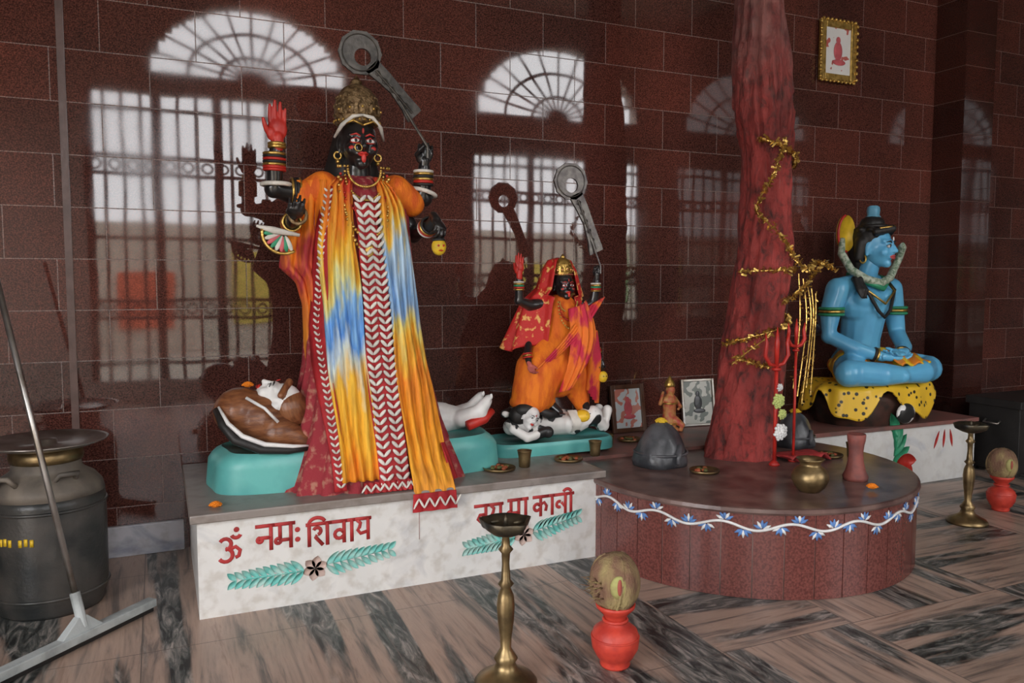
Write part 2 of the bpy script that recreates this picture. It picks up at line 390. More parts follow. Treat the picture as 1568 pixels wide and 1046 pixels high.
gy = FY - .1
for wi, (a, l) in enumerate(zip(ARC, LOW)):
    g = MB(); w = l[1] - l[0]; k = int(w / .20)
    for i in range(1, k):
        g.tube([(l[0] + w * i / k, gy, l[2]), (l[0] + w * i / k, gy, l[3])], .022, seg=6)
    for t in (.06, .22, .28, .5, .72, .78, .94): g.box((l[0] + w / 2, gy, lerp(l[2], l[3], t)), (w, .03, .045))
    for t in (.02, .34, .66, .98): g.box((lerp(l[0], l[1], t), gy, (l[2] + l[3]) / 2), (.09, .07, l[3] - l[2]))
    for i in range(k):
        for t in (.25, .75): g.ring((l[0] + w * (i + .5) / k, gy, lerp(l[2], l[3], t)), .06, .015, ax=(0, 1, 0), seg=12)
    for q in (.33, .66):
        g.tube([(a[0] + a[1] * q * math.cos(t), gy, a[2] + a[3] * q * math.sin(t)) for t in [pi * j / 20 for j in range(21)]], .024, seg=6)
    for j in range(1, 12):
        t = pi * j / 12; g.tube([(a[0], gy, a[2] + .01), (a[0] + a[1] * .99 * math.cos(t), gy, a[2] + a[3] * .99 * math.sin(t))], .018, seg=6)
    g.build('window_%d' % (wi + 1), iron)
    portal((l[0] + w / 2, FY - .26, (l[2] + l[3]) / 2), w, l[3] - l[2], (pi / 2, 0, 0))
    portal((a[0], FY - .26, a[2] + a[3] / 2), 2 * a[1], a[3], (pi / 2, 0, 0))
portal((XL - .24, (DY0 + DY1) / 2, DZ / 2), DY1 - DY0, DZ, (pi / 2, 0, -pi / 2))  # portal for the added left opening
b = MB(); b.box((2.5, -13.85, -.06), (60, 24, .1)); b.box((-15, 1, -.06), (24, 6, .1)); b.build('ground_outside', ground_m, smooth=False)
b = MB(); b.box((3, -9.5, 1.4), (40, .3, 2.8), 0)
for i in range(16): b.box((-14 + i * 2.3, -9.32, 1.1 + .3 * (i % 3)), (1.1, .08, 1.2 + .4 * (i % 2)), 1 + i % 3)
b.build('outdoor_compound_wall', [M('outdoor_cream', (.55, .5, .42), .9), M('outdoor_red', (.6, .12, .06), .8), M('outdoor_yellow', (.7, .55, .1), .8), M('outdoor_green', (.12, .35, .12), .9)], smooth=False)

# ------------------------------------------------------------------ front platform
PH = .48; PF = 3.71
e = empty('altar_platform')
b = MB(); b.box((1.155, (PF + WY) / 2 - .005, .22), (2.05, WY - PF - .01, .44)); b.build('marble_body', marble, e, smooth=False)
b = MB(); b.box((1.15, (PF - .03 + WY) / 2 - .004, .46), (2.10, WY - PF + .02, .04)); b.build('top_slab', dusty, e, smooth=False, bevel=.006)
b = MB(); b.box((.13 + 1.02, PF - .0015, .33), (.004, .003, .2)); b.build('joint', grout, e, smooth=False)
def strokes(b, S, x0, z0, s, r=.0088, mi=0):
    for st in S:
        if len(st) == 1:
            b.sphere((x0 + st[0][0] * s, PF - .002, z0 + st[0][1] * s), (r * 1.4, .002, r * 1.4), mi); continue
        b.tube([(x0 + p[0] * s, PF - .001, z0 + p[1] * s) for p in st], r, mi, 8, flat=.25, fdir=(0, 1, 0))
def arc(cx, cz, r, a0, a1, n=10, sy=1.0): return [(cx + r * math.cos(math.radians(lerp(a0, a1, i / n))), cz + r * sy * math.sin(math.radians(lerp(a0, a1, i / n)))) for i in range(n + 1)]
OM = [arc(.25, .62, .2, 150, -90), arc(.25, .22, .24, 90, -150), [(.42, .42), (.6, .5), (.75, .35), (.7, .15), (.58, .1)], arc(.62, .98, .16, 200, 340), [(.64, 1.12)]]
NA = [[(0, 1), (.75, 1)], [(.6, 1), (.6, 0)], [(.15, .52), (.6, .52)], arc(.17, .45, .09, 90, 400)]
MA = [[(0, 1), (.8, 1)], [(.62, 1), (.62, 0)], [(.2, 1), (.2, .35)], [(.2, .35), (.62, .35)], arc(.12, .33, .1, 0, 360)]
VIS = [[(.08, .7)], [(.08, .3)]]
AA = [[(0, 1), (.35, 1)], [(.2, 1), (.2, 0)]]
SHI = [[(0, 1), (1.15, 1)], [(.15, 1), (.15, 0)], arc(.5, 1.0, .36, 180, 20, sy=.8), arc(.5, .68, .16, 160, -80), [(.5, .5), (.42, .42), (.75, .02)], [(.95, 1), (.95, 0)]]
VA = [[(0, 1), (.7, 1)], [(.55, 1), (.55, 0)], arc(.33, .42, .2, 20, 330)]
YA = [[(0, 1), (.75, 1)], [(.6, 1), (.6, 0)], [(.1, .95), (.25, .8), (.2, .6), (.12, .5), (.25, .32), (.6, .4)]]
JA = [[(0, 1), (.8, 1)], [(.62, 1), (.62, 0)], [(.62, .55), (.3, .55), (.2, .35), (.35, .2), (.45, .3)]]
KA = [[(0, 1), (.9, 1)], [(.45, 1), (.45, 0)], arc(.25, .48, .17, 30, 330), [(.45, .6), (.65, .7), (.78, .5), (.72, .25)]]
LI = [[(0, 1), (1.1, 1)], arc(.25, .5, .15, 60, 300), [(.38, .6), (.5, .4), (.6, .65)], [(.6, 1), (.6, 0)], [(.92, 1), (.92, 0)], arc(.7, 1.0, .25, 20, 150)]
b = MB(); s = .115
strokes(b, OM, .215, .25, .125)
x = .375
for G, w in ((NA, .75), (MA, .8), (VIS, .2)): strokes(b, G, x, .275, s); x += w * s
x = .60
for G, w in ((SHI, 1.15), (VA, .7), (AA, .35), (YA, .75)): strokes(b, G, x, .265, .105); x += w * .105
x = 1.44
for G, w in ((JA, .8), (YA, .75)): strokes(b, G, x, .255, .105); x += w * .105
x = 1.625
for G, w in ((MA, .8), (AA, .35)): strokes(b, G, x, .265, .105); x += w * .105
x = 1.77
for G, w in ((KA, .9), (AA, .35), (LI, 1.1)): strokes(b, G, x, .265, .105); x += w * .105
b.build('painted_lettering', M('red_lettering', (.40, .03, .03), .6, bump=0), e)
def leaf(b, x, z, ang, L, W, mi=0, y=PF - .0035):
    pts = []
    for t in [i / 8 for i in range(9)]:
        w = W * math.sin(pi * t) ** .8; pts.append((t * L, w))
    pts += [(p[0], -p[1]) for p in pts[-2:0:-1]]
    c, s_ = math.cos(ang), math.sin(ang)
    b.poly([(x + p[0] * c - p[1] * s_, y, z + p[0] * s_ + p[1] * c) for p in pts], mi, (0, .003, 0))
b = MB()
for (cx, cz, sgn, slope) in ((.62, .155, -1, 0), (.66, .17, 1, .03), (1.70, .17, -1, -.02), (1.74, .19, 1, .05)):
    for k in range(10):
        t = k / 9; px = cx + sgn * (.03 + .30 * t * (1 if cx < 1 else .85)); pz = cz + slope * t
        for q in (-1, 1):
            a = (q * .75 if sgn > 0 else pi - q * .75); leaf(b, px, pz, a, .085 - .03 * t, .013)
    b.tube([(cx, PF - .001, cz), (cx + sgn * .30, PF - .001, cz + slope)], .005, 0, 6, .4, (0, 1, 0))
b.build('painted_leaves', teal_p, e)
b = MB()
for cx, cz in ((.64, .16), (1.72, .18)):
    for k in range(6): leaf(b, cx, cz, k * pi / 3 + .3, .06, .022)
b.build('painted_flowers', M('faded_pink_paint', (.60, .44, .38), .6, bump=0), e)

# back platform under shiva + round plinth
e = empty('rear_marble_platform')
b = MB(); b.box((3.97, 4.44, .215), (3.56, .66, .43)); b.build('marble_body', marble_mat('white_marble_rear', (.72, .72, .70), (.55, .57, .6), .35, .25), e, smooth=False)
b = MB(); b.box((3.97, 4.43, .445), (3.58, .69, .03)); b.build('top_slab', M('red_brown_slab', (.24, .10, .085), .4, col2=(.14, .09, .08), scale=5), e, smooth=False, bevel=.004)
b = MB()
for q in range(6): leaf(b, 4.86 + q * .01, .14 + q * .045, .2 + q * .35, .20, .04, 0, 4.106 - q * .0005)
for q in range(3): leaf(b, 4.92, .20, -1.1 + q * .5, .19, .05, 1, 4.102 - q * .0005)
for q in range(3): leaf(b, 5.30 + q * .1, .25, 1.2 + q * .3, .14, .012, 1, 4.107)
b.build('painted_leaf', [green, red], e)
RC = (3.08, 3.65); RR = .93; RH = .44
e = empty('round_tree_plinth', (RC[0], RC[1], 0))
b = MB(); b.lathe([(RR - .007, 0), (RR - .007, RH - .03)], seg=96); b.build('grout_core', grout, e)
b = MB(); nT = 40
for i in range(nT):
    a0 = 2 * pi * i / nT + .0028; a1 = 2 * pi * (i + 1) / nT - .0028
    vs = []; fs = []
    for k in range(7):
        a = lerp(a0, a1, k / 6)
        for r in (RR - .02, RR):
            for z in (.002, RH - .032): vs.append((r * math.cos(a), r * math.sin(a), z))
    for k in range(6):
        o = k * 4; fs += [(o + 2, o + 6, o + 7, o + 3), (o + 1, o + 3, o + 7, o + 5)]
    fs += [(0, 2, 3, 1), (24, 25, 27, 26)]
    b.add(vs, fs)
b.build('side_tiles', maroon, e, smooth=False)
b = MB(); b.lathe([(RR + .01, RH - .03), (RR + .015, RH - .02), (RR + .012, RH - .003), (RR, RH)], seg=96); b.build('top_disc', maroon_top, e, smooth=False)
b = MB(); n = 200; A0 = math.radians(176); A1 = math.radians(355)
def vine(a): return RH - .090 + .018 * math.sin(a * 18)
b.tube([((RR + .003) * math.cos(lerp(A0, A1, i / n)), (RR + .003) * math.sin(lerp(A0, A1, i / n)), vine(lerp(A0, A1, i / n))) for i in range(n + 1)], .007, 0, 6)
for i in range(34):
    a = lerp(A0, A1, (i + .5) / 34); z = vine(a); up = 1 if i % 2 else -1
    t = Vector((-math.sin(a), math.cos(a), 0)); o = Vector((math.cos(a), math.sin(a), 0)) * (RR + .003)
    for k in range(5):
        th_ = (-1.1 + .55 * k); d = t * math.sin(th_) + Vector((0, 0, up * math.cos(th_)))
        p0 = o + Vector((0, 0, z + up * .006)); 
        b.tube([p0 + d * .006, p0 + d * .024, p0 + d * .044], [.003, .009, .002], 1 if (k + i) % 3 else 0, 6, .5, (math.cos(a), math.sin(a), 0))
b.build('painted_vine', [white, bluep], e)

# ------------------------------------------------------------------ tree
e = empty('red_tree_trunk', (0, 0, 0))
TK = [(.44, 3.26, .215), (.52, 3.26, .20), (.83, 3.30, .185), (1.23, 3.345, .17), (1.63, 3.40, .158), (2.02, 3.405, .140), (2.3, 3.395, .155), (2.52, 3.37, .175), (2.78, 3.345, .165), (3.16, 3.33, .135), (4.0, 3.37, .135), (5.49, 3.5, .13)]
def tree_pt(u, v):
    z = lerp(.44, 5.49, v); cx, r = interp(TK, z); a = 2 * pi * u
    d = Vector((math.cos(a), math.sin(a), 0))
    k = noise.noise(Vector((d.x * 1.6, d.y * 1.6, z * 1.6))) * .20 + noise.noise(Vector((d.x * 4, d.y * 4, z * 3.5))) * .13 + .02 * math.sin(a * 5 + z * 1.5)
    k += noise.noise(Vector((d.x * 9, d.y * 9, z * 9))) * .05
    kk = noise.noise(Vector((d.x * 6, d.y * 6, z * 6 + 9)))
    if 2.1 < z < 2.9: k -= .45 * max(0, kk - .18)
    if z < .8: k += (.8 - z) * .3 * math.sin(a * 4 + 1)
    return (cx + d.x * r * (1 + k), 3.85 + d.y * r * (1 + k), z)
b = MB(); b.grid(tree_pt, 128, 420, cu=True); b.build('trunk', bark, e)
def trident(name, x, y, z0, z1, s=1.0):
    b = MB()
    b.tube([(x, y, z0), (x, y, z1)], .011 * s); b.ring((x, y, z1 - .02), .018 * s, .01 * s); b.lathe([(.03, 0), (.03, .01), (.012, .03)], (x, y, z0), seg=16)
    b.tube([(x, y, z1), (x, y, z1 + .13 * s), (x, y, z1 + .22 * s)], [.011 * s, .016 * s, .002])
    for q in (-1, 1):
        b.tube([(x, y, z1), (x + q * .05 * s, y, z1 + .01), (x + q * .085 * s, y, z1 + .06 * s), (x + q * .075 * s, y, z1 + .13 * s), (x + q * .085 * s, y, z1 + .19 * s)], [.01, .011, .012, .01, .002])
    E_ = empty(name); b.build('forged_iron', red, E_)
trident('iron_trident', 3.24, 3.54, .44, 1.02, 1.0); trident('iron_trident', 3.42, 3.58, .44, 1.12, .75)
b = MB()
def tinsel(pts, dens=260, w=.016, sp=.016):
    pts = [Vector(p) for p in pts]
    fine = []
    for i in range(len(pts) - 1):
        p0 = pts[max(i - 1, 0)]; p1 = pts[i]; p2 = pts[i + 1]; p3 = pts[min(i + 2, len(pts) - 1)]
        for k in range(8):
            t = k / 8
            fine.append(.5 * ((2 * p1) + (-p0 + p2) * t + (2 * p0 - 5 * p1 + 4 * p2 - p3) * t * t + (-p0 + 3 * p1 - 3 * p2 + p3) * t ** 3))
    fine.append(pts[-1]); b.tube(fine, .004, 0, 5)
    for a, c in zip(fine, fine[1:]):
        n = max(1, int((c - a).length * dens))
        for _ in range(n):
            p = a.lerp(c, random.random()) + Vector([random.gauss(0, sp * .5) for _ in range(3)])
            d1 = Vector([random.uniform(-1, 1) for _ in range(3)]).normalized() * w; d2 = d1.cross(Vector([random.uniform(-1, 1) for _ in range(3)])).normalized() * w * .35
            b.add([p - d1 - d2, p + d1 - d2, p + d1 + d2, p - d1 + d2], [(0, 1, 2, 3)], 0)
def wrap(z, dz, a0=180, a1=360, k=1.15):
    out = []
    for i in range(9):
        t = i / 8; a = math.radians(lerp(a0, a1, t)); zz = z + dz * t; cx, r = interp(TK, zz)
        out.append((cx + math.cos(a) * r * k, 3.85 + math.sin(a) * r * k, zz))
    return out
tinsel(wrap(1.56, .02)); tinsel(wrap(1.12, .18, 170, 350)); tinsel(wrap(2.34, -.14, 215, 350), 400); tinsel(wrap(1.05, -.05, 200, 260))
tinsel([(3.38, 3.66, 2.34), (3.28, 3.66, 2.1), (3.17, 3.66, 1.92), (3.30, 3.64, 1.80), (3.42, 3.64, 1.68), (3.55, 3.66, 1.58), (3.72, 3.72, 1.62), (3.86, 3.72, 1.57)])
tinsel([(3.38, 3.66, 1.38), (3.55, 3.68, 1.45), (3.70, 3.74, 1.55), (3.78, 3.74, 1.62)])
for q in range(5):
    x = 3.56 + q * .035; tinsel([(x, 3.72, 1.55 - .03 * q), (x + .02 * math.sin(q), 3.70, 1.25), (x - .02, 3.72, .85 - .05 * (q % 3))], 60, .010, .012)
tinsel([(3.05, 3.70, 1.02), (3.14, 3.66, 1.10), (3.28, 3.62, 1.20)], 120)
E_ = empty('gold_tinsel_garland'); b.build('tinsel', gold, E_, smooth=False)
def flower(b, c, r, mi=0, seed=0, n=40):
    for k in range(n):
        a = k * 2.399; q = math.sqrt(k / n); d = Vector((math.cos(a) * q, math.sin(a) * q, .55 * (1 - q * q)))
        b.sphere(Vector(c) + d * r, (r * .26, r * .26, r * .2), mi, nu=6, nv=4)
    b.sphere(c, (r * .9, r * .9, r * .45), mi, nu=10, nv=6)
b = MB()
for c, r, mi in (((3.25, 3.51, .64), .045, 0), ((3.23, 3.51, .82), .04, 1), ((3.27, 3.52, .74), .028, 1), ((3.23, 3.50, .90), .02, 0)):
    for k in range(30): 
        a = k * 2.4; q = (k / 30) ** .5; b.sphere((c[0] + math.cos(a) * q * r, c[1] - .02 * (1 - q), c[2] + math.sin(a) * q * r), r * .25, mi, nu=6, nv=4)
b.build('offering_flowers', [white, M('pale_green', (.55, .62, .2), .6)], e)
b = MB(); b.grid(lambda u, v: (3.34 + .30 * u, 3.50 + .2 * v, .452 + .02 * math.sin(u * 17 + v * 4) * (1 - v) + .015), 30, 12); b.build('red_cloth', M('dull_red_cloth', (.35, .03, .03), .8), e, solid=.01)

# ------------------------------------------------------------------ figure helpers
def head(parent, c, s, skin, yaw=0, lips=red, eyewhite=white, vox=None, tongue_out=False, brow=black, tilak=red, cheek=None):
    T = Matrix.Translation(c) @ Matrix.Rotation(yaw, 4, 'Z') @ Matrix.Scale(s, 4)
    b = MB(); b.T = T
    b.sphere((0, .06, .12), (.34, .40, .38)); b.sphere((0, -.08, -.10), (.29, .32, .37)); b.sphere((0, -.26, -.39), (.12, .11, .10))
    b.limb([(0, -.37, .08), (0, -.445, -.06), (0, -.475, -.11)], [.035, .046, .052]); b.sphere((.05, -.42, -.12), .038); b.sphere((-.05, -.42, -.12), .038)
    b.limb([(-.22, -.27, .11), (0, -.365, .10), (.22, -.27, .11)], [.045, .05, .045])
    for q in (-1, 1):
        b.sphere((q * .17, -.26, -.14), .12); b.sphere((q * .33, .06, -.02), (.05, .09, .13)); b.sphere((q * .34, .05, -.17), (.035, .05, .06)); b.sphere((q * .13, -.33, .0), (.085, .05, .05))
    b.limb([(-.1, -.36, -.24), (0, -.385, -.235), (.1, -.36, -.24)], [.03, .045, .03])
    b.build('head', skin, parent, remesh=(vox or .03 * s), sm=2)
    b = MB(); b.T = T
    for q in (-1, 1):
        b.sphere((q * .135, -.365, .0), (.08, .035, .037), 0, rot=(0, q * .15, 0)); b.sphere((q * .13, -.392, .0), (.030, .014, .030), 5, nu=12)
        b.tube([(q * .04, -.385, .075), (q * .12, -.40, .115), (q * .22, -.345, .095)], [.012, .018, .006], 1, 8)
        b.tube([(q * .05, -.385, .02), (q * .13, -.405, .045), (q * .215, -.345, .01)], .009, 1, 6)
        if cheek:
            b.sphere((q * .18, -.345, -.13), (.070, .030, .045), 4); b.tube([(q * .05, -.39, -.045), (q * .13, -.405, -.05), (q * .22, -.34, -.03)], .012, 4, 6)
    b.tube([(-.10, -.375, -.235), (-.03, -.425, -.215), (0, -.428, -.225), (.03, -.425, -.215), (.10, -.375, -.235)], [.008, .026, .022, .026, .008], 2, 8)
    b.tube([(-.085, -.375, -.25), (0, -.425, -.27), (.085, -.375, -.25)], [.008, .032, .008], 2, 8)
    if tongue_out: b.sphere((0, -.43, -.31), (.045, .025, .085), 2)
    b.sphere((0, -.405, .17), (.022, .015, .05), 3)
    b.build('face_paint', [eyewhite, brow, lips, tilak, cheek or red, blackmatte], parent)

def hand(parent, name, o, zdir, ydir, s, curl, mat, side=1, spread=.08, vox=.0045):
    z = Vector(zdir).normalized(); y = Vector(ydir); y = (y - z * y.dot(z)).normalized(); x = y.cross(z)
    Mx = Matrix((x, y, z)).transposed().to_4x4(); T = Matrix.Translation(o) @ Mx @ Matrix.Scale(s, 4)
    b = MB(); b.T = T
    b.limb([(0, 0, -.03), (0, 0, .02)], [.026, .028], seg=12)
    b.sphere((0, 0, .055), (.044, .018, .052)); b.sphere((side * .028, .006, .035), (.02, .018, .032))
    for i, (fx, L, r) in enumerate(((.031, .072, .0095), (.0105, .082, .0098), (-.0105, .076, .0094), (-.031, .060, .0082))):
        p = Vector((side * fx, 0, .085 + (.008 if i in (1, 2) else 0))); pts = [Vector((side * fx * .8, 0, .06)), p]; a = 0
        sp = side * fx / .031 * spread
        for k, q in enumerate((.45, .32, .23)):
            a += curl * (1, 1.1, .8)[k]
            d = Vector((math.sin(sp), math.cos(sp) * math.sin(a), math.cos(sp) * math.cos(a))); p = p + d * L * q; pts.append(p.copy())
        b.limb(pts, [r, r, r * .97, r * .88, r * .7], seg=8)
    tc = min(1.0, curl)
    b.limb([(side * .026, .004, .02), (side * .046, .012 + .01 * tc, .045), (side * (.058 - .028 * tc), .02 + .022 * tc, .068), (side * (.066 - .055 * tc), .024 + .03 * tc, .09)], [.014, .0125, .0105, .008], seg=8)
    return b.build(name, mat, parent, remesh=vox, sm=1)

def bangles(b, c, ax, r, cols, step=.014, th=.007):
    c = Vector(c); ax = Vector(ax).normalized()
    for i, m in enumerate(cols): b.ring(c + ax * step * i, r, th, m, ax=ax, seg=20)

def crown(parent, c, s, m1=oldgold, m2=gold):
    T = Matrix.Translation(c) @ Matrix.Scale(s, 4); b = MB(); b.T = T
    b.lathe([(.40, -.06), (.44, 0), (.42, .06), (.44, .10), (.43, .22), (.42, .38), (.36, .54), (.26, .66), (.14, .73), (.10, .76), (.12, .79), (.07, .84), (.03, .90), (.005, .94)], (0, .03, 0), 0, 36, lambda a, z: 1 + .03 * math.sin(12 * a))
    for z, r in ((0, .45), (.12, .45), (.30, .44), (.46, .40)):
        for k in range(26):
            a = 2 * pi * k / 26; b.sphere((r * math.cos(a), .03 + r * math.sin(a), z), .024, 1 if z == 0 else 0, nu=6, nv=5)
    for k in range(-2, 3):
        a = -pi / 2 + k * .5; r = .46; p = Vector((r * math.cos(a), .03 + r * math.sin(a), .10)); h = .30 - .05 * abs(k)
        b.tube([p, p + Vector((0, 0, h * .5)), p + Vector((0, .04, h))], [.06, .09, .01], 0, 8, .4, (math.cos(a), math.sin(a), 0)); b.sphere(p + Vector((math.cos(a) * .03, math.sin(a) * .03, h * .45)), .03, 1, nu=8, nv=6)
    b.build('crown', [m1, m2], parent)

def sword(parent, name, cc, R, end, hand_p, s, y, mat):
    b = MB(); cc = Vector((cc[0], 0, cc[1])); end = Vector((end[0], 0, end[1])); d = (end - cc).normalized(); n = Vector((-d.z, 0, d.x))
    N = 40; vs = []; fs = []; hc = cc + d * R * .22 - n * R * 0.05
    for i in range(N):
        a = 2 * pi * i / N
        o = cc + Vector((math.cos(a), 0, math.sin(a))) * R * (1 + (.05 if i % 4 == 0 else 0)); h = hc + Vector((math.cos(a), 0, math.sin(a))) * R * .40
        for yy in (-.008, .008): vs += [o + Vector((0, y + yy, 0)), h + Vector((0, y + yy, 0))]
    for i in range(N):
        a = i * 4; c = ((i + 1) % N) * 4
        fs += [(a, a + 1, c + 1, c), (a + 2, c + 2, c + 3, a + 3), (a, c, c + 2, a + 2), (a + 1, a + 3, c + 3, c + 1)]
    b.add(vs, fs)
    st = cc + d * R * .75
    prof = [(0, .42), (.25, .36), (.5, .30), (.8, .36), (.93, .44), (1.0, .44)]; L = (end - st).length
    lo = [st + d * L * t + n * R * w + n * R * .15 * math.sin(t * pi) for t, w in prof]; hi = [st + d * L * t - n * R * w * 1.0 + n * R * .15 * math.sin(t * pi) for t, w in prof]
    b.poly([p + Vector((0, y - .008, 0)) for p in lo + hi[::-1]], 0, (0, .016, 0))
    b.tube([st + d * L * .1 + Vector((0, y - .012, 0)), end - d * .02 + Vector((0, y - .012, 0))], R * .05, 0, 6)
    for k in range(5): b.ring(st + d * L * (.15 + .16 * k) + Vector((0, y - .01, 0)), R * .12, R * .03, ax=(0, 1, 0), seg=10)
    b.ring(cc + Vector((0, y - .01, 0)), R * .85, R * .03, ax=(0, 1, 0), seg=30)
    mid = st + d * L * .55
    b.tube([mid + Vector((0, y, 0)) , Vector((hand_p[0], hand_p[1], hand_p[2] + .01)), Vector((hand_p[0], hand_p[1], hand_p[2] - .05 * s))], .007 * s, 0, 8)
    b.build(name, mat, parent, smooth=False)

class Robe:
    def __init__(s, keys): s.k = keys
    def n(s, z): return lerp(4.0, 2.0, max(0, min(1, z / .8)))
    def pt(s, a, z, amp=0, n=20):
        cx, hw, fd, bd = interp(s.k, z); c, si = math.cos(a), math.sin(a); e = s.n(z)
        q = (abs(c) ** e + abs(si) ** e) ** (-1 / e)
        k = q * (1 + amp * math.sin(n * a + 1.5 * z) + amp * .5 * math.sin(n * 2.3 * a - 2 * z))
        return (cx + hw * c * k, (fd if si < 0 else bd) * si * k, z)
    def front(s, x, z):
        cx, hw, fd, bd = interp(s.k, max(z, s.k[0][0])); q = min(.97, abs((x - cx) / hw)); e = s.n(z); return -fd * (1 - q ** e) ** (1 / e)
    def mesh(s, b, mi=0, amp=.035, n=20, nu=150, nv=50):
        z0, z1 = s.k[0][0], s.k[-1][0]
        b.grid(lambda u, v: s.pt(2 * pi * u, lerp(z0, z1, v), amp * (1 - .5 * v), n), nu, nv, mi, cu=True)
def panel(b, robe, EL, ER, z0, z1, off, pl=5, amp=.012, mi=0, nu=48, nv=60, hang=None):
    def fn(u, v):
        z = lerp(z0, z1, v); xl = interp(EL, z)[0]; xr = interp(ER, z)[0]; x = lerp(xl, xr, u)
        x += .006 * math.sin(z * 9 + u * 5)
        y = robe.front(x, z) - off - amp * (1 + math.sin(2 * pi * pl * u + 1.2 * math.sin(z * 3)))
        if hang is not None and z < .12: y = lerp(min(y, hang), y, max(0, z) / .12) if z > 0 else min(y, hang) - .004 * math.sin(u * 20)
        return (x, y, z)
    b.grid(fn, nu, nv, mi)
def leafstrip(b, robe, xk, z0, z1, off, w=.03, step=.042, mi=0):
    z = z0
    while z < z1:
        x = interp(xk, z)[0]; y = robe.front(x, z) - off
        for q in (-1, 1): b.sphere((x + q * w * .5, y, z), (w * .28, .006, w * .72), mi, rot=(0, q * .75, 0), nu=8, nv=6)
        z += step

# ------------------------------------------------------------------ large Kali
K = empty('kali_statue', (.98, 4.2, PH))
RB = Robe([(0, .02, .47, .43, .22), (.12, .02, .43, .40, .22), (.30, .02, .37, .34, .2), (.6, .02, .31, .28, .2), (1.0, .01, .28, .24, .18), (1.3, 0, .27, .20, .16), (1.46, 0, .265, .16, .13), (1.53, 0, .20, .12, .10), (1.57, 0, .09, .07, .07)])
b = MB(); RB.mesh(b, 0, .04, 26); b.build('velvet_robe', velvet, K)
b = MB()
b.sphere((0, 0, 1.40), (.24, .12, .16)); b.limb([(0, 0, 1.5), (0, -.02, 1.66)], [.075, .065])
b.limb([(-.22, 0, 1.48), (-.335, -.02, 1.47), (-.43, -.04, 1.485), (-.425, -.06, 1.60), (-.415, -.07, 1.69)], [.07, .06, .05, .042, .033])
b.limb([(.22, 0, 1.48), (.29, -.02, 1.46), (.35, -.04, 1.47), (.345, -.06, 1.55), (.345, -.07, 1.63)], [.07, .06, .05, .04, .033])
b.limb([(.22, .02, 1.42), (.31, .02, 1.28), (.335, -.16, 1.30), (.345, -.22, 1.335)], [.06, .05, .038, .03])
b.limb([(-.22, .02, 1.42), (-.33, .02, 1.30), (-.36, -.12, 1.31), (-.365, -.18, 1.33)], [.06, .05, .038, .03])
b.build('body', black, K, remesh=.010, sm=3)
hand(K, 'hand_right_raised', (-.413, -.075, 1.71), (.02, 0, 1), (0, -1, 0), 1.12, .06, red, side=1, spread=.03)
hand(K, 'hand_left_raised', (.345, -.075, 1.645), (.05, -.1, 1), (-.3, -1, .1), 1.0, 1.25, black, side=1)
hand(K, 'hand_left_lower', (.347, -.24, 1.345), (.05, -.5, -.35), (-.2, -.2, -1), .95, .9, black, side=-1)
hand(K, 'hand_right_lower', (-.365, -.20, 1.335), (0, -.8, .3), (.2, .2, 1), .95, .7, black, side=1)
b = MB()
bangles(b, (-.427, -.055, 1.575), (.02, -.04, 1), .050, [1, 1, 0, 2, 1, 2, 0], .013, .008); bangles(b, (-.30, -.01, 1.475), (-1, 0, 0), .068, [0, 2, 2, 0], .013)
b.ring((-.42, -.045, 1.505), .068, .011, 3, seg=24); bangles(b, (-.415, -.072, 1.685), (.02, 0, 1), .037, [0, 0], .014, .009)
bangles(b, (.345, -.055, 1.54), (0, -.04, 1), .047, [2, 1, 0, 2, 0, 3], .014, .008); b.ring((.35, -.045, 1.50), .065, .011, 3, seg=24, ax=(.3, 0, 1))
bangles(b, (.335, -.13, 1.30), (.05, -.9, .3), .044, [3, 1, 0, 2], .016, .008); bangles(b, (-.36, -.09, 1.31), (0, -1, .1), .044, [0, 0, 1, 0], .014, .008)
b.build('bangles', [gold, red, blackmatte, cream], K)
head(K, (0.0, -.03, 1.735), .285, black, yaw=.0, lips=tongue, tongue_out=True, cheek=red, tilak=red, brow=M('brow_red', (.6, .05, .04), .4))
crown(K, (0, -.02, 1.845), .262)
b = MB()
for q in (-1, 1):
    b.tube([(0, -.148, 1.862), (q * .05, -.145, 1.852), (q * .10, -.11, 1.81), (q * .128, -.06, 1.755)], [.006, .010, .011, .006], 0, 8)
    b.tube([(0, -.15, 1.81), (q * .05, -.147, 1.832), (q * .10, -.11, 1.81)], .006, 1, 6)
    b.ring((q * .105, -.02, 1.67), .018, .006, 1, ax=(0, 1, 0)); b.sphere((q * .105, -.02, 1.64), .012, 1)
b.ring((-.03, -.165, 1.695), .018, .003, 1, ax=(0, 1, 0))
b.tube([(0, .09, 1.8), (0, .13, 1.6), (0, .16, 1.3)], [.10, .15, .12], 2, 14)
b.build('head_ornaments', [cream, gold, blackmatte], K)
b = MB()
for k, (d, w, m) in enumerate(((.10, .085, 0), (.17, .10, 0), (.25, .12, 1), (.36, .13, 0), (.44, .12, 0))):
    for i in range(34):
        t = i / 33; a = pi * t; x = -w * math.cos(a); z = 1.60 - d * math.sin(a) ** .8
        b.sphere((x, min(RB.front(x, min(z, 1.5)), -.09) - .035, z), .0075 + .002 * (k > 2), m, nu=8, nv=6)
b.sphere((0, -.25, 1.17), (.03, .015, .04), 0)
b.build('necklaces', [gold, red], K)
b = MB(); panel(b, RB, [(-.06, -.20), (.3, -.20), (.8, -.225), (1.2, -.235), (1.5, -.20), (1.56, -.13)], [(-.06, -.01), (.3, -.02), (.8, -.045), (1.2, -.07), (1.5, -.06), (1.56, -.05)], .06, 1.555, .02, 4, .014)
b.build('shawl_left', dyeL, K, solid=.006)
